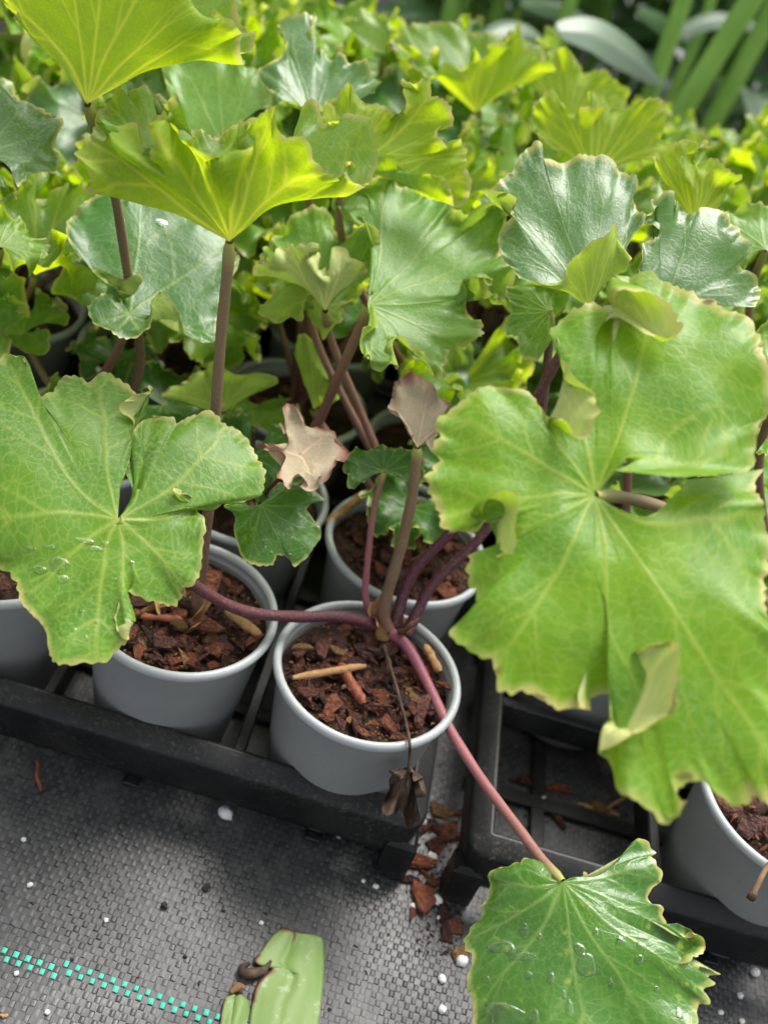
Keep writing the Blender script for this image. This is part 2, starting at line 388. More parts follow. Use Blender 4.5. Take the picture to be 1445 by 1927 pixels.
def bump_disc(R, z, n=22, amp=.002, seed=1):
    r = np.random.default_rng(seed); a = np.linspace(0, 2*math.pi, 40, endpoint=False); rr = np.linspace(0.001, R, n)
    G = np.zeros((40, n, 3)); G[..., 0] = np.outer(np.cos(a), rr); G[..., 1] = np.outer(np.sin(a), rr)
    h = sum(np.sin(G[..., 0]*k1+p1)*np.sin(G[..., 1]*k2+p2) for k1, k2, p1, p2 in zip(r.uniform(80, 400, 8), r.uniform(80, 400, 8), r.uniform(0, 6, 8), r.uniform(0, 6, 8)))
    G[..., 2] = z+amp*h*.4; return G
ME_SOIL = grid_mesh('soil', bump_disc(PR-.0062, RIM_Z-.014)[:, ::-1].copy(), M_SOIL, closed_u=True)
def chip_mesh(k):
    r = np.random.default_rng(100+k); n = r.integers(5, 8)
    a = np.sort(r.uniform(0, 2*math.pi, n)+np.linspace(0, .3, n)); el = r.uniform(.45, .85)
    L = 1.0
    xy = np.stack([np.cos(a)*L*r.uniform(.75, 1.1, n), np.sin(a)*el*r.uniform(.75, 1.1, n)], 1)
    th = r.uniform(.14, .26)
    top = np.c_[xy*r.uniform(.82, .95), th+r.uniform(-.10, .10, n)]; mid = np.c_[xy, r.uniform(-.04, .06, n)]; bot = np.c_[xy*.9, -th+r.uniform(-.06, .06, n)]
    V = np.vstack([top, mid, bot, [[0, 0, th*1.15+r.uniform(-.05, .08)], [0, 0, -th]]])
    Fs = []
    for i in range(n):
        j = (i+1) % n
        Fs += [(i, j, 3*n), (i+n, j+n, j, i), (i+2*n, j+2*n, j+n, i+n), (j+2*n, i+2*n, 3*n+1)]
    return V, Fs
CHIPS = []
for k in range(10):
    V, Fs = chip_mesh(k)
    CHIPS.append([mesh('bark_chip', V, Fs, mt, False) for mt in (M_BARK, M_BARKR, M_BARKT)])
def splinter_mesh():
    P = np.linspace(0, 1, 8); path = np.c_[(P-.5)*2, .06*np.sin(P*3), .04*np.cos(P*4)]
    G = tube_grid(path, .10+.05*np.sin(P*9)+.02, 6); return grid_mesh('splinter', G, M_BARKT, True, smooth=False)
ME_SPL = splinter_mesh()
ME_CRUMB = []
for k in range(3):
    r_ = np.random.default_rng(50+k); A_ = np.linspace(0, 2*math.pi, 9, endpoint=False); B_ = np.linspace(0.02, math.pi-.02, 6)
    G_ = np.array([[(math.cos(a)*math.sin(b)*1.0, math.sin(a)*math.sin(b)*.85, math.cos(b)*.62) for b in B_] for a in A_])*(1+r_.uniform(-.2, .2, (9, 6, 1)))
    ME_CRUMB.append(grid_mesh('perlite_bead', G_, M_PERL, True))

def crumbs_mesh():
    V = []; Fs = []; r = np.random.default_rng(5)
    for k in range(420):
        v, f = chip_mesh(200+k % 12); a = r.uniform(0, 6.28); d = (PR-.009)*math.sqrt(r.uniform(0, 1)); sz = r.uniform(.0008, .0022)
        q = r.uniform(0, 6.28); R_ = np.array([[math.cos(q), -math.sin(q), 0], [math.sin(q), math.cos(q), 0], [0, 0, 1]])
        b = sum(len(x) for x in V); V.append((v*[1, .7, 1.6]*sz)@R_.T+[d*math.cos(a), d*math.sin(a), r.uniform(.0005, .0048)]); Fs += [tuple(i+b for i in ff) for ff in f]
    return mesh('bark_crumbs', np.vstack(V), Fs, M_SOIL2, False)
M_SOIL2 = simple_mat('bark_crumbs', (.03, .014, .009), (.20, .10, .05), 160, .8, .2, .5, .001)
ME_CRUMBS = crumbs_mesh()
POTS = {}
POT_LABEL = {}
def build_pot(pid, x, y, nchips, label, group=None, mixlabel=None, mixgroup=None):
    p = empty('plant_pot', (x, y, 0), label, 'pot', group)
    p.rotation_euler = (random.uniform(-.012, .012), random.uniform(-.012, .012), 0)
    link('pot_body', ME_POT, p); link('rim', ME_RIM, p)
    s = empty('potting_mix', (x, y, RIM_Z-.014), mixlabel, 'potting mix', mixgroup)
    link('soil', ME_SOIL, s, (0, 0, -(RIM_Z-.014)))
    if nchips > 40: tag(link('bark_crumbs', ME_CRUMBS, s, None, (0, 0, ord(pid[0])+pid[1]+2*pid[2])), kind='stuff')
    rr = random.Random(ord(pid[0])*31+pid[1]*17+pid[2]*5)
    for k in range(nchips):
        a = rr.uniform(0, 2*math.pi); d = (PR-.013)*math.sqrt(rr.uniform(0, 1))
        sz = rr.choice((.0035, .0048, .0062, .0078, .0095, .0112))*rr.uniform(.85, 1.15)
        d = min(d, PR-.0075-sz*.9)
        mt = 0 if rr.random() < .74 else (1 if rr.random() < .88 else 2)
        big = 1 if k > nchips*.45 else 0
        link('bark_chip', CHIPS[rr.randrange(10)][mt], s, (d*math.cos(a), d*math.sin(a), .0010+.0050*rr.random()*(.4+big)),
             (rr.uniform(-.42, .42), rr.uniform(-.42, .42), rr.uniform(0, 6.28)), (sz*rr.uniform(.9, 1.35), sz*rr.uniform(.45, 1.05), sz*rr.uniform(.35, .9)))
    POTS[pid] = (x, y)
    return p, s
SX, SY = .1167, .1238
ROWW = {0: 'front', 1: 'second', 2: 'third', 3: 'fourth', 4: 'fifth', 5: 'sixth'}
def t1(c, r): return (.023-SX*c, .4290+SY*r+(.0020*c if r == 0 else 0))
def t2(c, r): return (.1728+SX*c, .439+SY*r)
NAMED = {('a', 0, 0): ('grey pot at the tray corner with a pink leaf stalk arching over its rim', 190),
         ('a', 1, 0): ('grey pot standing beside the corner pot, purple stalk crossing its bark', 180),
         ('a', 2, 0): ('grey pot partly under the large drooping wet leaf, next to its neighbour with purple stalk', 50),
         ('a', 0, 1): ('grey pot directly behind the corner pot, seen past its upright stalks', 120),
         ('b', 1, 0): ('grey pot standing beside the empty tray cell with a dried stalk hanging over it', 110)}
MIXL = {('a', 0, 0): 'reddish bark potting mix with a tan splinter around the tan plant crown', ('a', 1, 0): 'reddish bark potting mix under the purple stalk that crosses the rim',
        ('a', 2, 0): 'bark potting mix mostly covered by the large drooping wet leaf', ('a', 0, 1): 'shaded bark potting mix seen between the stalks of the corner plant',
        ('b', 1, 0): 'bark potting mix in the pot beside the empty tray cell'}
COLW = ['first', 'second', 'third', 'fourth', 'fifth']
def where(pid): return ROWW[pid[2]]+' row from the front rail, '+COLW[pid[1]]+' from tray gap on the '+('corner-pot' if pid[0] == 'a' else 'empty-cell')+' side'
for side, fn, cols, rows in (('a', t1, range(0, 5), range(0, 6)), ('b', t2, range(0, 5), range(0, 6))):
    for r in rows:
        for c in cols:
            if side == 'b' and (c, r) == (0, 0): continue
            if side == 'b' and c == 4 and r < 2: continue
            if side == 'a' and c > 3 and r < 2: continue
            x, y = fn(c, r); pid = (side, c, r)
            v = np.array([x, y, .15])-CAM; qx = 722.5+FPX*(v@CR)/(v@FW)
            if pid not in NAMED and not -330 < qx < 1800: continue
            if pid in NAMED:
                lab, nch = NAMED[pid]
                build_pot(pid, x, y, nch, lab, None, MIXL[pid], None)
            else:
                build_pot(pid, x, y, 26 if r < 3 else 10, 'grey pot, '+where(pid), 'pots in the rows behind',
                          'potting mix, '+where(pid), 'potting mix of the pots behind')

# ------------------------------------------------------------------ trays
def build_tray(cx, cy, ncol, nrow, yaw, label, group=None):
    w = SX*ncol+.004; d = SY*nrow
    t = empty('pot_tray', (cx, cy, 0), label, 'tray', group); t.rotation_euler = (0, 0, yaw)
    LZ = .060; H = .026
    x0, x1, y0, y1 = -w/2, w/2, -d/2, d/2
    # outer rail: sloped band with rounded lip, built as a swept profile around a rounded rectangle
    R = .013; pts = []
    for qx, qy, a0 in ((x1-R, y0+R, -90), (x1-R, y1-R, 0), (x0+R, y1-R, 90), (x0+R, y0+R, 180)):
        for a in np.radians(np.linspace(a0, a0+90, 7)): pts.append((qx, qy, math.cos(a), math.sin(a)))
    prof = [(-.0130, LZ-.012), (-.0128, LZ+.0012), (-.0118, LZ+.0020), (-.0100, LZ+.0016), (-.0010, LZ-.0035), (.0008, LZ-.0048), (.0014, LZ-.0072), (.0010, LZ-.012), (-.0012, LZ-.034), (-.0020, LZ-.038), (-.0036, LZ-.038), (-.0040, LZ-.034), (-.0020, LZ-.012), (-.0090, LZ-.0035), (-.0115, LZ-.003), (-.0130, LZ-.012)]
    G = np.array([[(px+nx*(R+o), py+ny*(R+o), z+.0012*math.sin(px*55)*(1 if z > LZ-.005 else 0)) for o, z in prof] for px, py, nx, ny in pts])
    link('rail', grid_mesh('rail', G, M_TRAY, True), t)
    # dividers between the cells
    for c in range(1, ncol):
        link('divider', boxes('divider', [((0, 0, 0), (.007, d-.012, .022))], M_TRAY, .001), t, (x0+c*w/ncol, 0, LZ-.0125))
    for r in range(1, nrow):
        link('divider', boxes('divider', [((0, 0, 0), (w-.012, .007, .0215))], M_TRAY, .001), t, (0, y0+r*d/nrow, LZ-.0135))
    # legs and base bars
    for c in range(ncol+1):
        for r in range(nrow+1):
            if c not in (0, ncol) or r not in (0, nrow): continue
            lx = x0+c*w/ncol; ly = y0+r*d/nrow
            lx += .007*(c == 0)-.007*(c == ncol); ly += .007*(r == 0)-.007*(r == nrow)
            link('leg', ME_LEG, t, (lx, ly, 0))
    for r in range(nrow):
        yc = y0+(r+.5)*d/nrow
        for k in (-.028, .028):
            link('base_bar', boxes('base_bar', [((0, 0, 0), (w-.012, .011, .004))], M_TRAY, .0008), t, (0, yc+k, .0045))
    for c in range(ncol):
        xc = x0+(c+.5)*w/ncol
        link('base_bar', boxes('base_bar', [((0, 0, 0), (.010, d-.012, .0034))], M_TRAY, .0008), t, (xc, 0, .0040))
    return t
def leg_mesh():
    P = [(.0, 0.), (.0090, 0.), (.0100, .001), (.0125, .036), (.011, .037), (0, .037)]
    return boxes('leg', [((0, 0, .0185), (.019, .017, .037))], M_TRAY, .003)
ME_LEG = leg_mesh()
def tray_at(corner, right, yaw, label, group=None):       # corner: the front corner at the gap between the trays
    w, d = SX*4+.004, SY*3; c, s_ = math.cos(yaw), math.sin(yaw); sx = -1 if right else 1
    ox, oy = sx*w/2, d/2
    build_tray(corner[0]+ox*c-oy*s_, corner[1]+ox*s_+oy*c, 4, 3, yaw, label, group)
tray_at((.0835, .3795), True, math.radians(2.6), 'black plastic pot tray whose corner holds the pot with the pink stalk')
tray_at((.1125, .3765), False, math.radians(3.5), 'black plastic pot tray with an empty front cell showing spilled bark')
tray_at((.070, .3795+SY*3.15), True, math.radians(2.6), 'black plastic pot tray directly behind the tray that holds the corner pot')
tray_at((.095, .3765+SY*3.15), False, math.radians(3.5), 'black plastic pot tray directly behind the tray with the empty cell')

# ------------------------------------------------------------------ leaves
def sstep(a, b, x):
    t = np.clip((x-a)/(b-a), 0, 1); return t*t*(3-2*t)
def vein_map(th, Rth, rng, n=None, px=.00030, vw=1.):
    """draw a branching vein net in the leaf's flat plane; returns a sampler"""
    Rm = Rth.max()*1.05; N = int(2*Rm/px)+8; img = np.zeros((N, N), np.float32)
    n = n or 9
    segs = []
    def grow(x, y, ang, L, w, lvl):
        st = 9; curve = rng.normal(0, .05)+0; 
        for k in range(st):
            f = k/st; a2 = ang+curve*k*.5+rng.normal(0, .05)
            nx, ny = x+math.cos(a2)*L/st, y+math.sin(a2)*L/st
            segs.append((x, y, nx, ny, w*(1-.6*f), 1-.35*f if lvl == 0 else (.75-.3*f if lvl == 1 else .5-.25*f)))
            x, y = nx, ny
            if lvl < 2 and k in ((3, 5, 7) if lvl == 0 else (3, 5)):
                s = 1 if (k % 4 == 1) ^ (rng.random() < .3) else -1
                grow(x, y, a2+s*rng.uniform(.4, .65), L*(1-f)*rng.uniform(.62, .85), w*.62*(1-.4*f), lvl+1)
                if lvl == 0 and k > 3: grow(x, y, a2-s*rng.uniform(.35, .6), L*(1-f)*rng.uniform(.6, .8), w*.6*(1-.4*f), lvl+1)
    t0, t1_ = th.min(), th.max()
    for k in range(n):
        a = t0+(t1_-t0)*(k+.5)/n+rng.normal(0, .04)
        L = float(np.interp(a, th, Rth))*.98
        grow(0, 0, a, L, (.00095*min(1, Rm/.07)+.00015)*vw, 0)
    for x, y, nx, ny, w, s in segs:
        pad = 2.5*w
        i0 = int((min(x, nx)-pad+Rm)/px); i1 = int((max(x, nx)+pad+Rm)/px)+2
        j0 = int((min(y, ny)-pad+Rm)/px); j1 = int((max(y, ny)+pad+Rm)/px)+2
        i0, j0 = max(i0, 0), max(j0, 0); i1, j1 = min(i1, N), min(j1, N)
        if i1 <= i0 or j1 <= j0: continue
        gx = (np.arange(i0, i1)*px-Rm)[:, None]; gy = (np.arange(j0, j1)*px-Rm)[None, :]
        dx, dy = nx-x, ny-y; L2 = dx*dx+dy*dy+1e-12
        t = np.clip(((gx-x)*dx+(gy-y)*dy)/L2, 0, 1)
        d2 = (gx-x-t*dx)**2+(gy-y-t*dy)**2
        v = s*np.exp(-d2/(w*w))
        img[i0:i1, j0:j1] = np.maximum(img[i0:i1, j0:j1], v)
    def sample(X, Y):
        fx = np.clip((X+Rm)/px, 0, N-2.001); fy = np.clip((Y+Rm)/px, 0, N-2.001)
        i = fx.astype(int); j = fy.astype(int); a = fx-i; b = fy-j
        return img[i, j]*(1-a)*(1-b)+img[i+1, j]*a*(1-b)+img[i, j+1]*(1-a)*b+img[i+1, j+1]*a*b
    return sample
def normals(G):
    du = np.gradient(G, axis=0); dv = np.gradient(G, axis=1)
    n = np.cross(dv, du); l = np.linalg.norm(n, axis=2, keepdims=True); return n/np.maximum(l, 1e-12)
def finish(name, G, th, mat, seed, ruf=0., nruf=11, quilt=.0009, teeth=.0012, toothlen=.0055, nveins=9, veindepth=.00018, tooth_w=.06, frill=.0016, rufstart=.35):
    """G[m, r, 3] radial grid from the stalk (r=0) to the margin; seen from the upper side th runs counter-clockwise"""
    rng = np.random.default_rng(seed)
    M_, N_ = G.shape[:2]
    seg = np.linalg.norm(np.diff(G, axis=1), axis=2); r = np.concatenate([np.zeros((M_, 1)), np.cumsum(seg, 1)], 1)
    Rth = r[:, -1]; f = np.linspace(0, 1, N_)[None, :]*np.ones((M_, 1))
    X = r*np.cos(th)[:, None]; Y = r*np.sin(th)[:, None]
    sm = vein_map(th, Rth, rng, nveins, vw=1.45 if mat.name.startswith('leaf_funnel') else 1.); vein = sm(X, Y)
    nrm = -normals(G)
    nrm[:, 0] = nrm[:, 1]
    D = np.zeros((M_, N_))
    K = rng.normal(0, 1, (10, 2))*np.array([70, 70]); ph = rng.uniform(0, 6.28, 10)
    for (a, b), p in zip(K, ph): D += np.sin(X*a+Y*b+p)*quilt*.32
    D *= sstep(.03, .3, f)
    D -= vein*veindepth
    w = sstep(rufstart, 1, f)
    t = th[:, None]
    if ruf:
        arg = nruf*t+1.3*np.sin(t*2.3+seed)+rng.uniform(0, 6)
        D += ruf*w*(np.sin(arg)+.45*np.sin(2.3*arg+1.1))
    edge_len = np.r_[0, np.cumsum(np.linalg.norm(np.diff(G[:, -1], axis=0), axis=1))]
    def n1d(x, sd):
        v = np.random.default_rng(sd).uniform(-1, 1, 4000); i = np.floor(x).astype(int); q = x-i; q = q*q*(3-2*q)
        return v[i % 4000]*(1-q)+v[(i+1) % 4000]*q
    D += sstep(.85, 1, f)*(frill*n1d(edge_len/(toothlen*.85), seed))[:, None]
    D += sstep(.64, 1, f)**1.4*(frill*2.1*n1d(edge_len/(toothlen*2.6), seed+1))[:, None]
    curl = sstep(.72, 1, f)**2*(frill*1.2*n1d(edge_len/(toothlen*1.7), seed+3))[:, None]
    P = G+nrm*D[..., None]
    rad = np.zeros_like(G); rad[:, 1:] = G[:, 1:]-G[:, :-1]; rad[:, 0] = rad[:, 1]
    rad /= np.maximum(np.linalg.norm(rad, axis=2, keepdims=True), 1e-9)
    P += rad*curl[..., None]
    ph_ = edge_len/toothlen+.8*n1d(edge_len/(toothlen*2.2), seed+5); fr_ = ph_-np.floor(ph_)
    tooth = ((1-np.abs(2*fr_-1))**.8-.5)*(.75+.55*n1d(edge_len/(toothlen*3.1), seed+7))
    P += rad*(tooth*teeth*1.5)[:, None, None]*sstep(1-tooth_w, 1, f)[..., None]
    flat = np.stack([X, Y, np.zeros_like(X)], -1)
    me = grid_mesh(name, P, mat, attrs={'vein': vein, 'edge': f, 'flat': flat})
    return me, P
PLANTS = {}
PLANT_LABEL = {
 ('a', 0, 0): ('ruffled-leaf plant in the tray corner pot, purple and pink stalks spreading from a tan crown', None),
 ('a', 1, 0): ('ruffled-leaf plant with a yellow-green funnel leaf high on a hairy brown stalk', None),
 ('a', 1, 1): ('ruffled-leaf plant with a broad pale crinkled leaf and a small tan curled leaf', None),
 ('a', 2, 1): ('ruffled-leaf plant with a glossy dark green leaf below a tall bright funnel leaf', None),
 ('b', 1, 1): ('ruffled-leaf plant whose huge bright green folded leaf hangs over the empty tray cell', None),
 ('b', 0, 1): ('ruffled-leaf plant with a broad silvery leaf just behind the huge folded leaf', None),
}
def plant(pid):
    if pid not in PLANTS:
        x, y = POTS[pid]
        lab, grp = PLANT_LABEL.get(pid, ('ruffled-leaf plant, '+where(pid), 'ruffled plants behind the front rows'))
        PLANTS[pid] = empty('ruffled_leaf_plant', (x, y, RIM_Z-.014), lab, 'plant', grp)
    return PLANTS[pid]
def crown(pid):
    if pid == ('a', 0, 0): return onz(728, 1185, RIM_Z-.006)
    x, y = POTS[pid]; return np.array([x, y, RIM_Z-.012])
def stalk(pid, path, r0=.0032, r1=.0024, mat='russet', sides=10):
    path = resample(cat(path, 40), 34); n = len(path); u = np.linspace(0, 1, n)
    rad = r0+(r1-r0)*u+.0012*np.exp(-u*14)+.0006*np.exp(-(1-u)*25)
    rad = rad*(1+.04*np.sin(u*37+len(path))); rad[-1] *= .6
    G = tube_grid(path, rad, sides, .05)
    me = grid_mesh('leaf_stalk', G, SM[mat], True, {'along': np.tile(u, (sides, 1))})
    return keep(link('leaf_stalk', me), plant(pid))
def auto_stalk(pid, C3, down, mat='russet', r0=.0032, r1=.0024, jit=.004, side=None):
    c = crown(pid)+np.array([RNG.normal(0, jit), RNG.normal(0, jit), 0]); L = np.linalg.norm(C3-c)
    out = C3-c; out[2] = 0
    d0 = unit(np.array([out[0]*.5, out[1]*.5, L*.8])); d1 = unit(down)
    P0, P1, P2, P3 = c, c+d0*L*.36, C3+d1*L*.33, C3
    t = np.linspace(0, 1, 12)[:, None]
    path = (1-t)**3*P0+3*(1-t)**2*t*P1+3*(1-t)*t*t*P2+t**3*P3
    return stalk(pid, path, r0, r1, mat)
LEAFP = {}
def traced(pid, C, dist, spines, mat, seed, normal=None, cup=0., ruf=0., nruf=12, M=None, NR=60, th=None, nveins=9, teeth=.0012, quilt=.0009,
           stalkpath='auto', smat='russet', down=None, bulge=0., r0=.0032, r1=.0024, toothlen=.0055, key=None, label=None, frill=.0034, closed=False):
    C3 = at(C[0], C[1], dist)
    if normal is None: normal = unit(unit(CAM-C3)*.8+np.array([0, 0, .6]))
    n = unit(normal)
    def p3(q, fr=1.):
        off = (q[2] if len(q) > 2 else 0)*.01
        d = ray(q[0], q[1]); den = d@n
        t = (C3-CAM)@n/den if abs(den) > .12 else dist
        t = min(max(t, dist*.78), dist*1.3)
        return CAM+d*(t+off+cup*.01*fr)
    NS = 22; A = []
    for s in spines:
        pts = s if isinstance(s, list) else [s]
        first = p3(pts[0])
        A.append([first]+[p3(q) for q in pts[1:]])
    A0 = np.array([a[0] for a in A]); n_ = len(A)
    def smooth(X, k, it):
        for _ in range(it):
            Y = np.pad(X[:-1], ((k, k+1), (0, 0)), mode='wrap') if closed else np.pad(X, ((k, k), (0, 0)), mode='edge'); X = sum(Y[i:i+n_] for i in range(2*k+1))/(2*k+1)
        return X
    ks = max(1, n_//14)
    D0 = A0-C3
    m1 = C3+smooth(D0, ks, 3)*.34; m2 = C3+(.6*smooth(D0, max(1, ks//2), 2)+.4*D0)*.68
    out = []
    for a, p_, q_ in zip(A, m1, m2):
        p_ = p_+unit(p_-CAM)*(-cup*.2-bulge)*.01; q_ = q_+unit(q_-CAM)*(-cup*.25-bulge)*.01
        out.append(resample(cat([C3, p_, q_]+a, 80), NS))
    A = np.array(out)
    K = len(A); M = M or max(120, K*9)
    G = cat(A, M)                                   # across the spines
    G = np.stack([resample(g, NR) for g in G]) if False else cat(G.transpose(1, 0, 2), NR).transpose(1, 0, 2)
    # flat angle
    v = G[:, NR//3]-C3; v /= np.linalg.norm(v, axis=1)[:, None]
    dth = np.arccos(np.clip((v[1:]*v[:-1]).sum(1), -1, 1)); th_ = np.r_[0, np.cumsum(dth)]
    th_ = th_/th_[-1]*(th or min(th_[-1], 5.9)); th_ -= th_[-1]/2
    me, P = finish('leaf', G, th_, LM[mat], seed, ruf, nruf, quilt, teeth, toothlen, nveins, frill=frill, rufstart=.35 if M > 500 else .62)
    o = keep(link('leaf', me), plant(pid))
    if label: o['label'] = label
    if key: LEAFP[key] = (o, P)
    if isinstance(stalkpath, str) and stalkpath == 'auto':
        auto_stalk(pid, C3, down if down is not None else -n+np.array([0, 0, -.4]), smat, r0, r1)
    elif stalkpath is not None:
        c0 = crown(pid)+np.array([stalkpath[0][0], stalkpath[0][1], 0]); t0 = np.linalg.norm(c0-CAM)
        v = c0-CAM; zc = v@FW; px0 = np.array([722.5+FPX*(v@CR)/zc, 963.5-FPX*(v@CU)/zc])
        pix = [px0]+[np.array(q[:2], float) for q in stalkpath[1:]]+[np.array(C, float)]
        sl = np.r_[0, np.cumsum([np.linalg.norm(b-a) for a, b in zip(pix, pix[1:])])]; sl /= sl[-1]
        pts = [c0]+[at(p[0], p[1], t0+(dist-t0)*u+(q[2] if len(q) == 3 else 0)) for p, u, q in zip(pix[1:-1], sl[1:-1], stalkpath[1:])]
        pts.append(C3); stalk(pid, pts, r0, r1, smat)
    return o

# --- the huge bright folded leaf
H1 = [[(1153,887,-1.2),(1300,897,-1.6),(1395,893,-1.4)], (1420,862,-.8), (1418,812,-.3), (1443,778), (1433,722), (1415,662), (1423,640), (1408,605), (1368,585), (1348,562), (1303,540),
 (1278,520), (1248,517), (1223,502), (1188,507), (1166,514), [(1146,528),(1150,548,-1.0),(1160,560,-1.4)], [(1165,540,.2),(1195,545,-1.2),(1205,562,-1.9)], [(1180,565,.3),(1230,580,-1.2),(1255,578,-2.0)], [(1160,590,.4),(1245,632,-1.2),(1268,615,-2.0)],
 [(1135,580,.2),(1185,605,-.8),(1215,630,-1.4)], (1123,572), (1083,588), (1038,620), (1038,645), (1060,668,.1), [(1068,690,.2),(1085,712,-.9),(1100,715,-1.5)], [(1062,725,.4),(1105,740,-1.2),(1128,748,-2.0)], [(1045,770,.5),(1095,790,-1.2),(1132,790,-2.1)], [(1033,792,.4),(1075,822,-1.0),(1098,830,-1.9)], [(1025,786,.2),(1045,800,-.8),(1052,806,-1.3)],
 (1016,770), (983,745), (923,730), (893,745), (878,757), (828,795), (833,830), (813,845), (823,865), (798,897), (808,935), (828,980), (848,998), (888,995), [(900,972),(912,958,-.6),(922,955,-1.0)], [(912,975,.3),(945,950,-.8),(955,952,-1.5)], [(925,1000,.3),(958,985,-.8),(966,990,-1.5)], [(935,1028,.2),(956,1040,-.6),(965,1043,-1.1)], (925,1036), (888,1042), (875,1075), (898,1122), (853,1165),
 (848,1190), (873,1220), (898,1240), (923,1250), (938,1285), (958,1305), (993,1310), (1043,1330), (1083,1325), (1118,1333), (1123,1310), (1168,1296), (1179,1270), [(1178,1240),(1185,1228,-.5),(1195,1222,-.8)], [(1180,1262,.3),(1235,1205,-1.0),(1265,1190,-1.8)], [(1183,1300,.4),(1260,1240,-1.0),(1293,1222,-2.0)], [(1172,1345,.4),(1250,1300,-1.0),(1283,1270,-2.0)], [(1156,1385,.3),(1220,1350,-.8),(1268,1330,-1.6)], [(1143,1400,.1),(1180,1385,-.5),(1215,1372,-1.0)],
 (1138,1415), (1148,1450), (1163,1495), (1188,1510), (1228,1530), (1243,1548), [(1262,1520,.1),(1290,1512,-.5)], (1273,1495), (1308,1472), (1343,1490), (1373,1510), (1398,1517), (1423,1500), (1445,1520), (1475,1500), (1500,1440), (1490,1370), (1505,1300), (1470,1230), (1448,1190), (1433,1150), (1447,1100), (1462,1040), (1450,965), (1432,940), (1428,905,.6), [(1300,905,1.0),(1436,870,1.2)]]
traced(('b',1,1), (1118,932), .455, H1, 'bright', 11, M=620, NR=110, th=5.8, nveins=11, key='H1', frill=.0014, teeth=.0020, quilt=.0016, ruf=.0028, nruf=7, down=(.55,.8,-.35), smat='brown', r0=.0036, r1=.0028, bulge=.4)

# --- the left wet leaf of the corner plant
H2 = [[(236,962),(251,920,-.2),(249,882,-.2)], [(240,955),(254,915,-.2),(246,862)], [(244,950),(257,905,-.2),(250,830)], [(250,940),(262,890),(260,800)], [(258,925),(280,786)], (320,786), (333,799), (360,780), (385,770), (405,776), (420,790), (450,796), (465,815), (485,845), (497,878), (498,895), (487,930), (450,945), (415,945), (385,943), [(368,945,.2),(345,935,-.6),(334,922,-1.0)], [(370,960,.2),(365,950,-.4)], (380,985), (377,1050), (367,1090), (345,1110), (340,1125), (320,1136), (280,1130), (255,1117), [(240,1125,.3),(228,1122,-.4)], [(243,1160,.2),(235,1160,-.3)], (241,1200), (235,1216), (210,1236), (175,1246), (115,1251), (95,1236), (80,1190), (74,1175), (50,1150), (35,1130), (27,1100), (18,1083), (0,1070), (-50,1050), (-90,1000), (-110,930), (-90,850), (-100,780), (-60,730), (-20,690), (12,669), [(50,676,-.3),(57,680,-.6)], (40,700), (57,722), (60,745), (78,752), (95,736), (110,715), (140,700), (170,711), (200,695), (220,705), (250,725), (270,737), [(286,728),(287,740,-.4)], [(278,760,.3),(262,758,-.6),(250,757,-.9)], [(255,790,.3),(240,768,-.5),(230,770,-.8)], [(256,803,.2),(246,790,-.3)], [(205,930),(205,890),(254,815)], [(209,935),(208,890),(240,850)], [(211,940),(210,905),(214,882)], [(214,950),(211,920)]]
traced(('a',0,0), (222,978), .52, H2[::-1], 'mid', 12, M=560, NR=100, th=5.9, nveins=11, key='H2', frill=.0012, cup=.6, quilt=.0014, ruf=.0026, nruf=6, smat='purple', r0=.0036, r1=.003,
       stalkpath=[(-.004, .001), (640,1160), (560,1160), (460,1150), (375,1108), (290,1040)])

# --- the wet leaf held out over the ground
H3 = [[(1045,1645),(1033,1640)], (1003,1620), (980,1626), (978,1638), (958,1631), (923,1640), (918,1670), (898,1700), (898,1720), (875,1760), (878,1785), (885,1800), (879,1830), (881,1855), (888,1880), (888,1927), (900,1975), (950,2020), (1040,2050), (1140,2030), (1220,1990), (1280,1955), (1308,1927), (1313,1892), (1335,1890), (1322,1866), (1346,1851), (1334,1838), (1354,1830), (1323,1817), (1288,1820), [(1266,1824,.2),(1275,1820,-.4)], [(1251,1802,.3),(1262,1812,-.3)], [(1253,1786,.2),(1285,1795,-.5),(1298,1808,-.8)], [(1272,1770,.2),(1305,1780,-.5),(1326,1786,-.7)], [(1288,1756),(1300,1765,-.4)], (1290,1750), (1263,1740), (1248,1720), (1245,1705), (1228,1695), (1223,1675), (1240,1650), (1228,1630), (1218,1613), (1229,1605), (1213,1587), (1198,1585), (1173,1605), (1148,1630), (1123,1647), [(1093,1657),(1105,1654)]]
traced(('a',0,0), (1058,1660), .555, H3, 'glossy', 13, M=520, NR=100, th=4.6, nveins=9, key='H3', frill=.0012, cup=.8, quilt=.0012, ruf=.002, nruf=7, smat='pink', r0=.0034, r1=.0026, teeth=.0016, toothlen=.0062,
       stalkpath=[(.004, -.003), (762,1212), (795,1268), (845,1370), (905,1465), (965,1545), (1015,1612)])

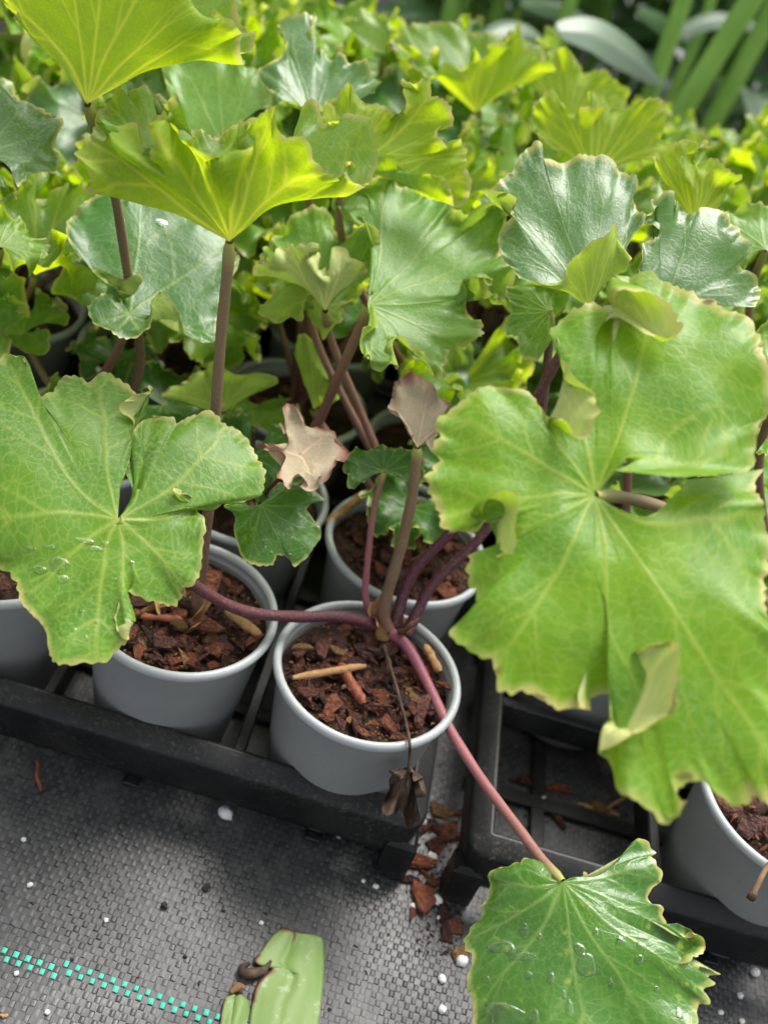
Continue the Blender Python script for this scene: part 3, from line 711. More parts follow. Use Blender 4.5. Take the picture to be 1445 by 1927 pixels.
# --- yellow-green funnel leaf seen from outside
H4 = [(188,355,-.6), (168,340,-.8), (165,318,-1.0), (150,290,-1.2), (163,268,-1.5), (163,242,-1.5), [(178,225,-1.6),(205,238,-1.0),(225,235,-.4)], [(215,272,-1.8),(245,255,-.6),(262,235,.6)], [(250,296,-2.0),(278,292,-1.0),(290,270,.2)], (285,292,-2.0), [(296,262,-2.0),(300,225,-1.4)], (292,190,-1.0), (318,186,-1.0), (345,183,-1.0), (346,203,-1.2), (336,222,-1.6), (345,244,-1.8), (380,247,-2.0), (396,272,-2.2), [(400,292,-2.2),(425,300,-1.2)], [(415,306,-2.4),(440,285,-1.2),(452,262,-.2)], [(445,294,-2.4),(472,285,-1.4),(484,272,-.6)], [(470,292,-2.3),(478,262,-1.5),(455,255,-1.0)], (448,228,-2.0), (482,212,-1.8), (514,202,-1.8), (532,230,-1.9), (530,250,-1.9), (560,266,-1.6), (585,301,-1.0), (612,312,-.5), (636,330,-.2), (648,318,-.1), [(662,320,.2),(665,300,-.4)], (680,345,.4), (702,318,.8), (705,255,1.4), (676,216,2.0), (660,206,2.4), [(640,250,2.4),(630,235,2.8)], (616,211,3.2), (592,188,3.6), (570,235,4.0), (540,262,4.4), (500,255,4.8), (430,262,5.0), (380,262,5.0), (330,255,4.8), (300,240,4.4), [(262,190,2.6),(256,188,2.8)], (226,176,2.0), (200,181,1.4), (182,200,.8), (172,260,.2), [(185,345,-.2)]]
traced(('a',1,0), (432,455), .525, H4, 'funnel', 14, M=520, NR=80, th=5.9, nveins=11, key='H4', frill=.0036, normal=-FW, quilt=.0008, smat='brown', r0=.0034, r1=.0028, bulge=-.1,
       stalkpath=[(.006, .006), (392,960), (404,800), (415,640), (427,520)])

# --- tall funnel leaf cut by the top of the picture
H5 = [(60,68,0), (10,10,-.2), (-30,-50,-.4), (0,-110,-.8), (60,-150,-1.2), (120,-130,-1.6), (180,-160,-2), (250,-120,-2.2), (300,-90,-2.2), [(345,-10,-2.0),(362,-20,-1.4)], [(362,12,-2.0),(385,5,-1.2)], [(376,32,-1.9),(398,15,-1.0)], [(400,48,-1.8),(415,25,-1.0)], (420,17,-1.4), (436,34,-1.2), (452,66,-.8), (450,95,-.6), (466,66,.2), (462,35,.6), (450,0,1.0), (440,-60,1.6), (380,-120,2.4), (300,-110,3.2), (220,-140,3.8), (140,-120,4.0), (60,-110,3.6), (10,-60,2.4), (20,-5,1.2), (60,60,.4)]
traced(('a',2,1), (165,196), .56, H5, 'funnel', 15, M=420, NR=80, th=5.9, nveins=11, normal=-FW, quilt=.0007, smat='brown', bulge=-.1, r0=.0032, r1=.0026,
       stalkpath=[(.01, .0), (262,700), (238,500), (212,345), (180,245)])

# --- broad pale crinkled leaf in the middle
H6 = [[(700,570,-.4),(712,615,-.8),(697,636,-1.4)], (678,650,-1.2), (675,682,-1.0), (700,700,-1.0), (723,703,-1.0), (748,690,-.8), [(742,650,-.6),(738,642,-.9)], [(760,655,-.4),(762,636,-.9)], [(776,665,-.4),(780,650,-.8)], (793,680,-.6), (818,695,-.6), (843,680,-.5), (851,655,-.3), (888,650,-.2), (896,625,0), (884,595,.2), [(868,572,.4),(880,550,0)], [(880,560,.4),(900,520,-.6),(915,518,-.9)], [(900,565,.5),(935,530,-.6)], (955,550,.0), (958,520,.3), (943,478,.6), [(925,462,.8),(935,442,.2)], [(918,440,1.0),(962,405,.3)], [(890,420,1.2),(930,390,.3),(966,392,.0)], [(870,440,1.6),(890,385,.6)], [(866,420,2.0),(868,402,1.0)], (848,396,2.6), (858,360,2.6), (843,360,2.8), (823,346,3.0), (798,352,3.0), (753,346,3.0), [(738,335,2.8),(750,318,2.0)], [(720,350,2.6),(705,330,1.8)], [(690,370,2.4),(640,358,1.4),(622,375,1.0)], [(700,400,2.2),(655,380,1.2),(650,392,.9)], [(712,425,2.0),(672,420,1.0),(690,440,.6)], (715,475,1.4), (702,525,.8), [(697,555,.2),(694,560,.1)]]
traced(('a',1,1), (692,574), .62, H6, 'pale', 16, M=420, NR=80, th=5.8, nveins=10, quilt=.0014, frill=.0046, smat='russet', r0=.0036, r1=.003, teeth=.0018,
       stalkpath=[(.004, .0), (560,850), (600,790), (640,700), (675,620)])

# --- silvery cupped leaf
H7 = [(1179,508,.4), (1176,470,1.0), (1202,435,1.6), (1215,412,2.0), (1206,378,2.6), (1202,338,3.0), (1168,314,3.4), (1153,297,3.5), (1119,293,3.6), (1092,288,3.6), (1051,301,3.6), (1011,299,3.4), (1009,275,3.4), (975,298,3.0), (945,328,2.6), (915,354,2.2), [(945,375,1.8),(968,362,1.2)], (962,405,1.6), (945,432,1.2), (945,458,.8), (960,490,.4), (987,524,0), (1017,531,-.2), (1050,525,-.4), (1063,508,-.8), (1082,476,-1.2), (1104,454,-1.5), (1134,441,-1.5), (1156,427,-1.4), (1168,435,-1.2), [(1166,470,-.8),(1172,480,-.5)], (1178,505,-.2)]
traced(('a',0,0), (1108,580), .585, H7, 'silver', 17, M=360, NR=80, th=5.9, nveins=10, normal=-FW, quilt=.0020, frill=.0022, smat='purple', teeth=.0008, r0=.0034, r1=.0028,
       stalkpath=[(.004, .006), (775,1080), (862,985), (950,860), (1035,700)])
H8 = [(1413,579,.6), (1432,555,.8), (1430,528,1.0), (1417,510,1.2), (1385,503,1.4), (1398,468,1.6), (1390,453,1.7), (1387,423,1.9), (1353,401,2.2), (1319,391,2.3), (1311,401,2.3), (1292,408,2.3), (1260,397,2.2), (1255,371,2.2), (1228,374,2.0), [(1240,392,1.8),(1236,394,1.2)], [(1224,415,1.6),(1218,420,1.0)], [(1240,427,1.4),(1238,436,.8)], (1230,446,1.0), (1203,475,.6), (1198,510,.2), (1195,560,-.2), (1215,640,-.4), (1300,660,-.4), (1371,620,.0), (1402,597,.4)]
traced(('b',0,1), (1235,600), .60, H8, 'silver', 18, M=300, NR=70, th=5.7, nveins=10, normal=-FW, quilt=.0020, frill=.0022, smat='russet', teeth=.0008)
# --- glossy dark leaf at the left
H9 = [[(300,560),(330,590,-.3),(341,614,-.6)], (356,636,-.4), (385,648,-.3), (405,641,-.1), (411,610,.1), (416,560,.4), (440,520,.8), (450,480,1.2), (425,440,1.6), (360,396,2.0), (320,371,2.2), (280,346,2.3), (260,351,2.3), (235,371,2.2), (185,361,2.2), (140,401,1.8), (125,440,1.2), (145,480,.8), (170,500,.6), [(190,508,.6),(215,515,0)], [(205,530,.6),(238,522,-.4)], [(225,545,.5),(255,535,-.6),(266,520,-.9)], [(232,565,.3),(248,555,-.2)], [(215,560,.2),(200,530,0)], (195,545,.2), (171,566,.0), (168,586,-.2), (185,615,-.4), (220,631,-.6), (250,631,-.7), (280,616,-.6), [(288,600,-.3),(292,560,-.8)], [(300,600,-.2),(303,552,-1.0)], [(318,602,-.2),(325,572,-.9)], [(330,607,-.2),(340,585,-.8)]]
traced(('a',2,1), (244,592), .64, H9, 'dark', 19, frill=.0012, M=360, NR=80, th=5.9, nveins=9, quilt=.0012, smat='russet', teeth=.0008, key='H9')
# --- crinkled leaf beside it, front margin rolled up
H10 = [(683,520,-.2), (712,500,.4), (715,478,1.0), (705,450,1.6), (690,440,1.8), (660,440,2.0), (635,435,2.1), (632,410,2.2), (605,392,2.3), (580,397,2.3), (545,410,2.2), (520,425,2.0), (505,460,1.4), (490,490,.8), (484,508,-.2), (496,486,-.8), (520,480,-1.2), (524,459,-1.3), (546,456,-1.4), (560,462,-1.5), (583,461,-1.5), [(580,492,-1.6),(584,482,-1.0)], [(600,520,-1.7),(606,510,-1.0)], (625,510,-1.5), (646,476,-1.4), (664,480,-1.3), (681,487,-1.0), (684,516,-.5)]
traced(('a',0,1), (612,585), .655, H10, 'mid', 20, M=320, NR=70, th=5.8, nveins=9, quilt=.0009, ruf=.0008, nruf=17, smat='russet', teeth=.0016, normal=-FW)
H11 = [(660,560,.8), (640,600,0), (612,627,-.3), (590,602,-.3), [(588,575,-.3),(570,556,-.7)], (556,592,-.3), (530,601,-.3), (500,586,-.2), (505,555,.2), (530,530,.6), (600,525,1.0), (650,540,1.0)]
traced(('a',0,1), (585,560), .675, H11, 'pale', 28, M=200, NR=50, th=5.6, nveins=9, quilt=.0009, ruf=.001, nruf=13, smat='russet')
# --- small tan curled leaves and small glossy leaf
S1 = [(640,865), (620,886,-.2), (600,885,-.3), (590,905,-.4), (575,895,-.3), (541,920,-.5), (520,886,-.4), (500,866,-.4), (486,846,-.2), (510,831,0), (545,826,.2), (556,811,.4), (536,795,.6), (536,780,.6), (550,764,.7), (570,780,.7), (592,800,.7), (612,806,.6), (635,811,.5), (645,836,.3), (641,864,.05)]
traced(('a',1,1), (566,858), .60, S1[:-1]+[S1[0]], 'tan', 21, closed=True, M=260, NR=40, th=5.9, nveins=3, quilt=.0022, frill=.0042, smat='purple', teeth=.0008, cup=-1.0, toothlen=.005, r0=.0026, r1=.002, label='small tan felted young leaf with curled pinkish margin',
       stalkpath=[(.0, -.004), (490,960), (505,925), (540,890)])
S2 = [(773,832,-.2), (758,796,-.3), (748,770,-.4), (736,746,-.4), (743,709,-.4), (768,711,-.3), (793,721,-.2), (818,731,0), (853,756,.2), (843,786,.6), (830,800,.7), (815,815,.6), (811,850,.3), (803,826,-.2), [(795,835,-.2)]]
traced(('a',0,0), (785,842), .60, S2, 'tan', 22, M=220, NR=40, th=3.6, nveins=4, quilt=.0014, frill=.0034, smat='brown', teeth=.0008, normal=-FW, toothlen=.005, r0=.0040, r1=.0030, label='small tan folded young leaf with crinkled purple margin',
       stalkpath=[(.0, .0), (722,1145), (752,1035), (776,930)])
S3 = [(465,946), (420,951), (440,971), (442,1000), (455,1046), (475,1061), (510,1066), (519,1048), (530,1044), (542,1051), (555,1066), (580,1046), (602,1010), (600,990), (580,956), (612,940), (585,920), (550,910), (522,905), (505,935)]
traced(('a',1,1), (490,949), .60, S3, 'glossy', 23, M=240, NR=60, th=5., nveins=7, quilt=.0008, smat='purple', key='S3', frill=.0008, cup=.4, teeth=.0007, r0=.0026, r1=.002)
S4 = [(425,786), (380,770), (320,750), (316,742), (340,706), (390,690), (440,700), (465,701), (516,715), (500,731), (460,746), (430,783)]
traced(('a',1,1), (420,775), .70, S4, 'pale', 24, M=140, NR=30, th=3.4, nveins=7, smat='russet', normal=-FW)
M1 = [(1040,590,.4), (1060,540,.6), (1000,525,.4), (963,536,.2), (968,572,.0), (955,616,-.2), (978,661,-.4), (1003,673,-.5), (1033,656,-.5), (1060,640,-.2)]
traced(('a',0,0), (1035,585), .625, M1, 'mid', 25, M=200, NR=44, th=4.6, smat='purple', r0=.0032, r1=.0026, stalkpath=[(.013, .003), (815,1100), (905,1010), (1000,870), (1030,680)], ruf=.001)
M3 = [(690,905,-.2), (660,912,-.3), (652,880,0), (660,850), (700,835), (740,832), (780,845), (800,870), (795,905,-.2), (778,915,-.4), (755,890,-.3)]
traced(('a',0,0), (722,888), .62, M3[::-1], 'dark', 26, M=180, NR=40, th=5., smat='pink', r0=.0022, r1=.0018, ruf=.0012, stalkpath=[(-.006, .001), (688,1130), (692,1050), (703,960)])
M4 = [(560,700,.0), (550,660,.2), (570,630,.4), (600,660,.3), (640,720,.1), (630,760,0), (600,765,-.1)]
traced(('a',0,1), (590,770), .70, M4, 'yellow', 27, M=120, NR=30, th=2.8, smat='russet', normal=-FW)
# --- upper canopy
U1 = [(714,180,1.2), (712,158,1.4), (703,133,1.7), (678,122,2), (640,112,2.2), (617,104,2.4), (592,70,2.8), (595,54,3.0), (600,28,3.2), (577,22,3.2), (552,22,3.2), (520,32,3.0), (530,63,2.6), (539,82,2.0), (534,92,1.2), (509,112,.6), (493,133,.2), (505,173,-.4), (520,198,-.6), (541,192,-.5), (581,199,-.3), (640,215,0), (700,205,.8)]
traced(('a',1,2), (588,222), .72, U1, 'silver', 31, M=260, NR=60, th=5.7, normal=-FW, ruf=.0015, nruf=13)
U2 = [(510,190,.6), (490,150,1.0), (465,115,1.4), (430,95,1.8), (390,90,2.0), (340,90,2.0), (318,96,1.8), (312,150,1.2), (315,200,.6), (330,240,.2), (380,280,-.2), (440,290,-.2), (500,250,.2)]
traced(('a',2,2), (425,285), .74, U2, 'pale', 32, M=200, NR=50, th=5., normal=-FW, ruf=.002, nruf=12)
U3 = [(703,297,0), (804,326,-.2), (840,346,-.2), (862,394,-.3), (880,374,0), (887,331,.2), (874,306,.3), (869,278,.3), (840,282,.2), (826,266,.2), (833,239,.3), (858,234,.4), (854,212,.5), (833,194,.5), (811,180,.5), (797,156,.5), [(788,180,.5),(782,156,0)], [(790,195,.6),(750,150,0)], [(779,203,.6),(750,180,-.2)], (754,216,.5), (736,216,.5), (710,202,.5), (674,180,.4), (656,162,.4), (638,173,.4), (635,191,.3), (613,209,.2), (600,260,0)]
U3 = U3[::-1]
traced(('a',0,2), (645,325), .66, U3, 'funnel', 33, M=280, NR=60, th=3.6, normal=-FW, smat='russet', ruf=.0008, down=(0,.1,-1))
U4 = [(746,87,-1), (790,88,-1.6), (793,108,-2), (818,127,-2.4), (869,125,-2.4), (912,100,-2.2), (916,90,-2.0), (948,79,-1.8), (962,48,-1.4), (980,48,-1.2), (988,83,-1.2), (1010,105,-.8), (1042,120,-.4), (1036,142,0), (1010,110,2), (960,80,3), (912,68,3.6), (858,54,4), (811,40,4), (779,41,3.6), (750,55,2), (744,80,0)]
traced(('a',0,3), (894,214), .90, U4, 'funnel', 34, M=220, NR=50, th=5.9, normal=-FW, smat='russet')
U4b = [(745,90,0), (714,94,-.3), (682,84,-.3), (660,61,-.2), (649,40,0), (664,29,.1), (685,20,.2), (710,25,.2), (728,37,.2), (748,68,.1)]
traced(('a',1,4), (720,110), .95, U4b[::-1], 'yellow', 35, M=140, NR=30, th=4., normal=-FW)
U5 = [(1023,277,.2), (1000,235,.1), (1000,200,0), (1018,186,-.3), (1043,173,-.4), [(1063,206,-.6),(1070,196,0)], (1093,211,-.6), (1122,201,-.6), (1113,176,-.5), (1138,171,-.5), (1153,201,-.6), (1188,196,-.4), (1218,186,-.2), (1238,200,0), (1248,240,.2), (1263,281,.4), (1223,297,.4)]
traced(('b',0,3), (1115,330), .78, U5, 'funnel', 36, M=220, NR=50, th=3.6, normal=-FW, smat='russet', ruf=.001, nruf=15)
U6 = [(965,146), (1000,115), (1028,101), (1068,103), (1108,131), (1153,141), (1180,166), (1190,215)]
traced(('b',0,4), (1065,235), .92, U6, 'funnel', 37, M=160, NR=40, th=3.2, normal=-FW, smat='russet', ruf=.0012, nruf=15)
U7 = [(1262,380,.2), (1230,315,.1), (1240,299,-.2), (1262,284,-.4), (1284,260,-.6), [(1278,300,-.6),(1300,285,.2),(1318,280,.8)], [(1290,336,-.8),(1305,300,.4),(1340,271,1.0)], [(1314,322,-.6),(1312,300,.4)], (1353,301,-.4), (1366,322,-.2), (1387,331,.2), (1362,346,.2), (1350,382,.2), (1330,400,.2)]
traced(('b',0,2), (1305,420), .69, U7, 'funnel', 38, M=220, NR=50, th=3.6, normal=-FW, smat='russet', ruf=.0006)
U8 = [(30,336,-.6), (65,321,-.3), (104,301,0), (115,271,.2), (105,231,.5), (70,201,.8), (40,171,1.0), (0,150,1.2), (-60,140,1.4), (-110,200,1.2), (-130,280,.6), (-100,340,0), (-40,360,-.5), (0,345,-.6)]
traced(('a',3,1), (-30,290), .58, U8, 'silver', 39, M=200, NR=50, th=5.7, ruf=.001)
U8b = [(28,355,0), (10,318,.2), (-30,310,.3), (-60,340,.3), (-50,390,0), (-10,395,-.2), (20,375,-.2)]
traced(('a',3,1), (-25,360), .565, U8b, 'dark', 40, M=120, NR=30, th=5.5)
U9 = [(60,510,-.4), (92,480,-.2), (75,440,.2), (40,415,.5), (0,402,.7), (-50,400,.8), (-90,450,.4), (-60,500,-.2), (0,512,-.4)]
traced(('a',3,1), (0,465), .66, U9, 'yellow', 41, M=160, NR=40, th=5.6, ruf=.002)
U13 = [(1400,510,0), (1385,470,.1), (1380,430,.4), (1360,400,.6), (1400,385,.8), (1450,395,.8), (1490,430,.4), (1480,500,0), (1440,520,-.2)]
traced(('b',1,2), (1440,470), .70, U13[::-1], 'pale', 42, M=140, NR=36, th=5.4, ruf=.0012)
M7 = [(1400,770,.3), (1415,700,.4), (1405,640,.6), (1440,600,.8), (1500,640,.6), (1520,740,.2), (1490,850,-.2), (1440,880,-.2), (1425,850,-.1)]
traced(('b',1,1), (1460,760), .58, M7[::-1], 'mid', 43, M=140, NR=36, th=5.2, ruf=.001)

# ------------------------------------------------------------------ ruffled leaves of the crowd behind
PROTO = []
def proto_leaf(seed, R, cone, ruf, nruf, sinus=.35, mat='mid'):
    rng = np.random.default_rng(seed); M, N = 190, 34
    th = np.linspace(-math.pi+sinus, math.pi-sinus, M); f = np.linspace(0, 1, N)[None, :]
    Rt = R*(.94+.06*np.cos(th))*(1+.05*np.sin(7*th+rng.uniform(0, 6))+.03*np.sin(11*th))
    t = th[:, None]; arg = nruf*t+1.2*np.sin(2.1*t+rng.uniform(0, 6)); w = sstep(.42, 1, f)*f
    w2 = sstep(.7, 1, f)
    r = Rt[:, None]*f - .45*ruf*R*w*np.maximum(0, np.sin(arg)) - .12*ruf*R*w2*np.sin(2.7*arg)
    tt = t+(.5*ruf*w*np.cos(arg)+.18*ruf*w2*np.cos(2.7*arg+1))
    z = Rt[:, None]*f*math.tan(cone)*(1-.35*f)+ruf*R*w*np.sin(arg)+.38*ruf*R*w2*np.sin(2.7*arg+1)
    G = np.stack([r*np.cos(tt), r*np.sin(tt), z], -1)
    me, _ = finish('leaf', G, th, LM[mat], seed, 0, quilt=.0009, teeth=.0016, toothlen=.006, frill=.0036)
    return me
for k, (R, cone, ruf, nr, mt) in enumerate([(.054, .35, .24, 7, 'mid'), (.050, .6, .28, 8, 'bright'), (.056, .2, .2, 6, 'silver'), (.047, .85, .28, 8, 'bright'), (.052, .3, .22, 7, 'dark'), (.05, .5, .27, 7, 'pale'), (.052, .95, .24, 7, 'funnel'), (.044, .3, .28, 7, 'yellow')]):
    PROTO.append((proto_leaf(300+k, R, cone, ruf, nr, mat=mt), cone))
def place_leaf(pid, C3, nrm, tip, k, s=1., smat='russet', with_stalk=True):
    z = Vector(unit(nrm)); x = Vector(tip); x = (x-z*x.dot(z)).normalized(); y = z.cross(x)
    mt = Matrix((x, y, z)).transposed()
    o = link('leaf', PROTO[k][0], plant(pid)); o.location = Vector(C3)-world_loc(plant(pid)); o.rotation_euler = mt.to_euler(); o.scale = (s, s, s)
    if with_stalk: auto_stalk(pid, np.asarray(C3, float)-np.array(z)*.001, -np.array(z)+np.array([0, 0, -.6]), smat, .003, .0021)
    return o
rr = random.Random(21)
def fill_plant(pid, n, zlo, zhi, spread, smin=.85, smax=1.15, kinds=range(8)):
    x, y = POTS[pid]; a0 = rr.uniform(0, 6.28); kinds = list(kinds)
    for i in range(n):
        a = a0+i*6.283/n*1.0+rr.uniform(-.4, .4); h = rr.uniform(zlo, zhi); d = spread*rr.uniform(.35, 1.)
        C3 = (x+d*math.cos(a), y+d*math.sin(a), h); tilt = rr.uniform(.1, .55)
        nrm = (math.cos(a)*math.sin(tilt), math.sin(a)*math.sin(tilt)-.12, math.cos(tilt))
        place_leaf(pid, C3, nrm, (math.cos(a), math.sin(a), -.2), rr.choice(kinds), rr.uniform(smin, smax), rr.choice(('russet', 'russet', 'purple', 'brown')))
for side, cols in (('a', range(0, 5)), ('b', range(0, 5))):
    for r in range(1, 6):
        for c in cols:
            pid = (side, c, r)
            if pid not in POTS: continue
            if r == 1:
                if side == 'a' and c < 2: fill_plant(pid, 2, .15, .18, .045, .5, .7, (0, 4, 4))
                elif side == 'a' and c == 2: fill_plant(pid, 4, .145, .175, .055, .6, .85, (0, 4, 4, 7))
                elif c >= 2: fill_plant(pid, 5, .19, .28, .07)
                elif side == 'b': fill_plant(pid, 3, .15, .20, .05, .6, .85, (0, 4, 2))
            elif r == 2: fill_plant(pid, 5 if side == 'b' or c < 2 else 7, .165, .235, .065, .75, 1.05)
            elif r == 3: fill_plant(pid, 6, .20, .275, .07)
            else: fill_plant(pid, 6, .21, .30, .08, .95, 1.2)
for pid, p in list(PLANTS.items()):
    pass

# ------------------------------------------------------------------ crown, splinters and withered leaf of the corner plant
def proj(P):
    v = np.asarray(P)-CAM; z = v@FW
    return np.stack([722.5+FPX*(v@CR)/z, 963.5-FPX*(v@CU)/z], -1)
def part_tube(name, path, rad, mat, parent, sides=8, smooth=True):
    path = resample(cat(path, 40), 24); rad = np.interp(np.linspace(0, 1, 24), np.linspace(0, 1, len(rad)), rad)
    return keep(link(name, grid_mesh(name, tube_grid(path, rad, sides), mat, True, smooth=smooth)), parent)
FP = plant(('a', 0, 0)); FC = crown(('a', 0, 0))
def build_crown(pid, s=1., n=7):
    c = crown(pid); rr_ = random.Random(5+pid[1]*3+pid[2])
    for k in range(n):                       # dry sheath bases wrapped round the stalks
        a = k*6.283/n+rr_.uniform(-.3, .3); A = np.linspace(-.75, .75, 7); H = np.linspace(0, 1, 6)
        h = rr_.uniform(.010, .022)*s; R = rr_.uniform(.0055, .0105)*s
        G = np.array([[c+np.array([(R-.002*s*v+.006*s*v*v)*math.cos(a+q*(1-.6*v)), (R-.002*s*v+.006*s*v*v)*math.sin(a+q*(1-.6*v)), -.007+h*v*(1-.3*q*q)+rr_.uniform(-.0004, .0004)]) for v in H] for q in A])
        keep(link('crown_sheath', grid_mesh('crown_sheath', G, M_FIBRE)), plant(pid))
build_crown(('a', 0, 0), 1.1, 8); build_crown(('a', 1, 0), 1.3, 8); build_crown(('a', 0, 1)); build_crown(('a', 1, 1))
FMIX = [o for o in bpy.data.objects if o.name == 'potting_mix' or o.name.startswith('potting_mix.')]
def mix_of(pid):
    x, y = POTS[pid]
    return min(FMIX, key=lambda o: (o.location.x-x)**2+(o.location.y-y)**2)
def splint(a, b, z, th, pid, mat=None):
    mat = M_SPLR if mat is M_BARKR else M_SPLT
    A, B = onz(*a, z), onz(*b, z); rr_ = random.Random(int(a[0])); n = 10; P = np.array([A+(B-A)*t+np.array([rr_.uniform(-1, 1)*.0004, rr_.uniform(-1, 1)*.0004, rr_.uniform(-1, 1)*.0003]) for t in np.linspace(0, 1, n)])
    keep(link('wood_splinter', grid_mesh('wood_splinter', tube_grid(P, th*np.array([.55]+[rr_.uniform(.85, 1.1) for _ in range(n-2)]+[.5]), 6), mat, True, smooth=False)), mix_of(pid))
splint((552, 1275), (688, 1254), RIM_Z-.003, .0024, ('a', 0, 0))
splint((640, 1250), (685, 1325), RIM_Z-.0055, .0034, ('a', 0, 0), M_BARKR)
splint((800, 1215), (828, 1265), RIM_Z-.003, .0028, ('a', 0, 0))
splint((425, 1148), (490, 1195), RIM_Z-.003, .0030, ('a', 1, 0))
splint((265, 1160), (345, 1165), RIM_Z-.006, .0022, ('a', 1, 0), M_BARKR)
splint((615, 985), (690, 925), RIM_Z-.003, .0035, ('a', 0, 1))
splint((725, 925), (790, 950), RIM_Z-.003, .0030, ('a', 0, 1))
def big_chip(px, py, pid, s, k, mt, rz, tilt=(.1, .1), dz=.0):
    p = onz(px, py, RIM_Z-.006+dz); mo = mix_of(pid)
    link('bark_chip', CHIPS[k][mt], mo, Vector(p)-mo.location, (*tilt, rz), (s, s*.8, s*.55))
for a in [(390, 1172, .0135, 2, 1, .2), (410, 1222, .0085, 4, 1, .6), (310, 1205, .0095, 1, 0, .4), (255, 1160, .008, 3, 1, 1.4), (480, 1205, .008, 5, 1, 1.0), (340, 1140, .009, 6, 0, .1)]:
    big_chip(a[0], a[1], ('a', 1, 0), a[2], a[3], a[4], a[5], (.12, -.1))
for a in [(580, 1300, .009, 1, 0, .8), (640, 1225, .008, 4, 2, .2), (670, 1290, .009, 2, 1, 1.2), (720, 1330, .009, 6, 0, .5), (640, 1360, .009, 7, 0, 2.), (705, 1365, .006, 8, 1, 0), (780, 1330, .010, 0, 0, 1.1), (830, 1290, .008, 3, 1, .4), (570, 1220, .008, 5, 2, .5), (600, 1200, .0085, 9, 0, 1.7)]:
    big_chip(a[0], a[1], ('a', 0, 0), a[2], a[3], a[4], a[5], (-.1, .14))
# withered leaf hanging over the rim on a thread-like stalk
W0 = onz(722, 1215, RIM_Z-.004)
WP = [W0, onz(745, 1290, RIM_Z-.001), onz(766, 1370, RIM_Z+.001), onz(771, 1402, RIM_Z+.003), at(771, 1420, .600), at(768, 1450, .603)]
part_tube('withered_stalk', WP, [.0012, .0010, .0009, .0009, .0010], M_DEAD, FP)
rr_ = np.random.default_rng(3)
th_ = np.linspace(-2.6, 2.6, 60); fr = np.linspace(0, 1, 16)
Cw = at(768, 1445, .603)
ax = CR; ay = -CU; az = -FW
Gw = []
for t in th_:
    row = []
    for f in fr:
        R_ = .0175*f*(.75+.25*math.cos(t))*(1+.22*math.sin(5*t)+.12*math.sin(11*t))
        cr_ = .007*f*math.sin(4*t+f*5)+.0035*f*math.sin(9*t+2)+.004*math.sin(f*7+t)
        row.append(Cw+ax*(R_*math.sin(t)*.75-.002*f)+ay*(R_*math.cos(t)*1.15+.009*f)+az*(cr_+.003))
    Gw.append(row)
keep(link('withered_leaf', grid_mesh('withered_leaf', np.array(Gw), M_DEAD)), FP)['label'] = 'shrivelled dark brown dead leaf hanging over the rim'
part_tube('broken_stalk', [FC+np.array([.008, 0, .002]), at(765, 1185, .612), at(790, 1162, .606)], [.0022, .0016, .0013], SM['russet'], FP)
# dried stalk beside the empty cell
q = plant(('b', 1, 0)); q['label'] = 'dried plant remains with a withered stalk in the pot beside the empty cell'; 
if 'group' in q: del q['group']
part_tube('dried_stalk', [crown(('b', 1, 0)), at(1500, 1560, .63), at(1445, 1628, .618), at(1425, 1665, .615), at(1416, 1682, .615)], [.002, .0016, .0015, .0014, .0016], M_TWIG, q)
kb = at(1415, 1684, .615); V, Fs = chip_mesh(61)
keep(link('dried_bud', mesh('dried_bud', np.asarray(V)*[.0042, .0040, .010]+kb, Fs, M_DEAD)), q)

# ------------------------------------------------------------------ water on the leaves
def drop(key, px, py, a, b, rot=0., h=.35, irr=.12, seed=0):
    o, P = LEAFP[key]; pr = proj(P); d = ((pr-np.array([px, py]))**2).sum(-1)
    dist = np.linalg.norm(P-CAM, axis=2); d = d+np.where(d < 60, (dist-dist.min())*50, 0)
    i, j = np.unravel_index(np.argmin(d), d.shape); i = min(max(i, 2), P.shape[0]-3); j = min(max(j, 2), P.shape[1]-3)
    c = P[i, j]; du = P[i+2, j]-P[i-2, j]; dv = P[i, j+2]-P[i, j-2]; n = unit(np.cross(dv, du)); 
    if n@(CAM-c) < 0: n = -n
    x = CR*math.cos(rot)-CU*math.sin(rot); x = unit(x-n*(x@n)); y = np.cross(n, x)
    r_ = np.random.default_rng(int(px*7+py)); A = np.linspace(0, 6.283, 22, endpoint=False)
    out = 1+irr*np.sin(2*A+r_.uniform(0, 6))+irr*.7*np.sin(3*A+r_.uniform(0, 6)); hh = h*min(a, b)
    rows = []
    for q_, z in ((.0, -.0003), (.75, -.0003), (1., -.0001), (1.02, hh*.18), (.92, hh*.55), (.72, hh*.84), (.4, hh*.97), (.0, hh)):
        rows.append(c+np.outer(np.cos(A)*out*q_*a, x)+np.outer(np.sin(A)*out*q_*b, y)+n*z)
    G = np.array(rows).transpose(1, 0, 2)
    m_ = link('water_drop', grid_mesh('water_drop', G, M_WATER, True)); m_.parent = o; m_.location = -world_loc(o)
for a in [(945, 1782, .0062, .0034, .5, .28, .2), (985, 1800, .0060, .0022, -.15, .28, .2), (985, 1752, .0018, .0042, .1), (1102, 1815, .0052, .0046, .1, .16), (1090, 1785, .0024, .0030, 0), (1205, 1782, .0022, .0024), (1165, 1770, .0018, .002), (1170, 1762, .0015, .0018),
          (955, 1915, .0110, .0050, .1, .16, .2), (1008, 1917, .002, .0045), (1035, 1840, .0018, .0024), (1072, 1900, .002, .0034), (995, 1835, .0016, .002), (1277, 1907, .0022, .0026), (1120, 1755, .0016, .002), (1200, 1805, .0024, .002), (1015, 1762, .0015, .0017), (915, 1845, .0016, .0016), (1060, 1870, .0013, .0018), (1150, 1850, .0014, .0016), (1235, 1860, .0013, .0013)]:
    drop('H3', *a)
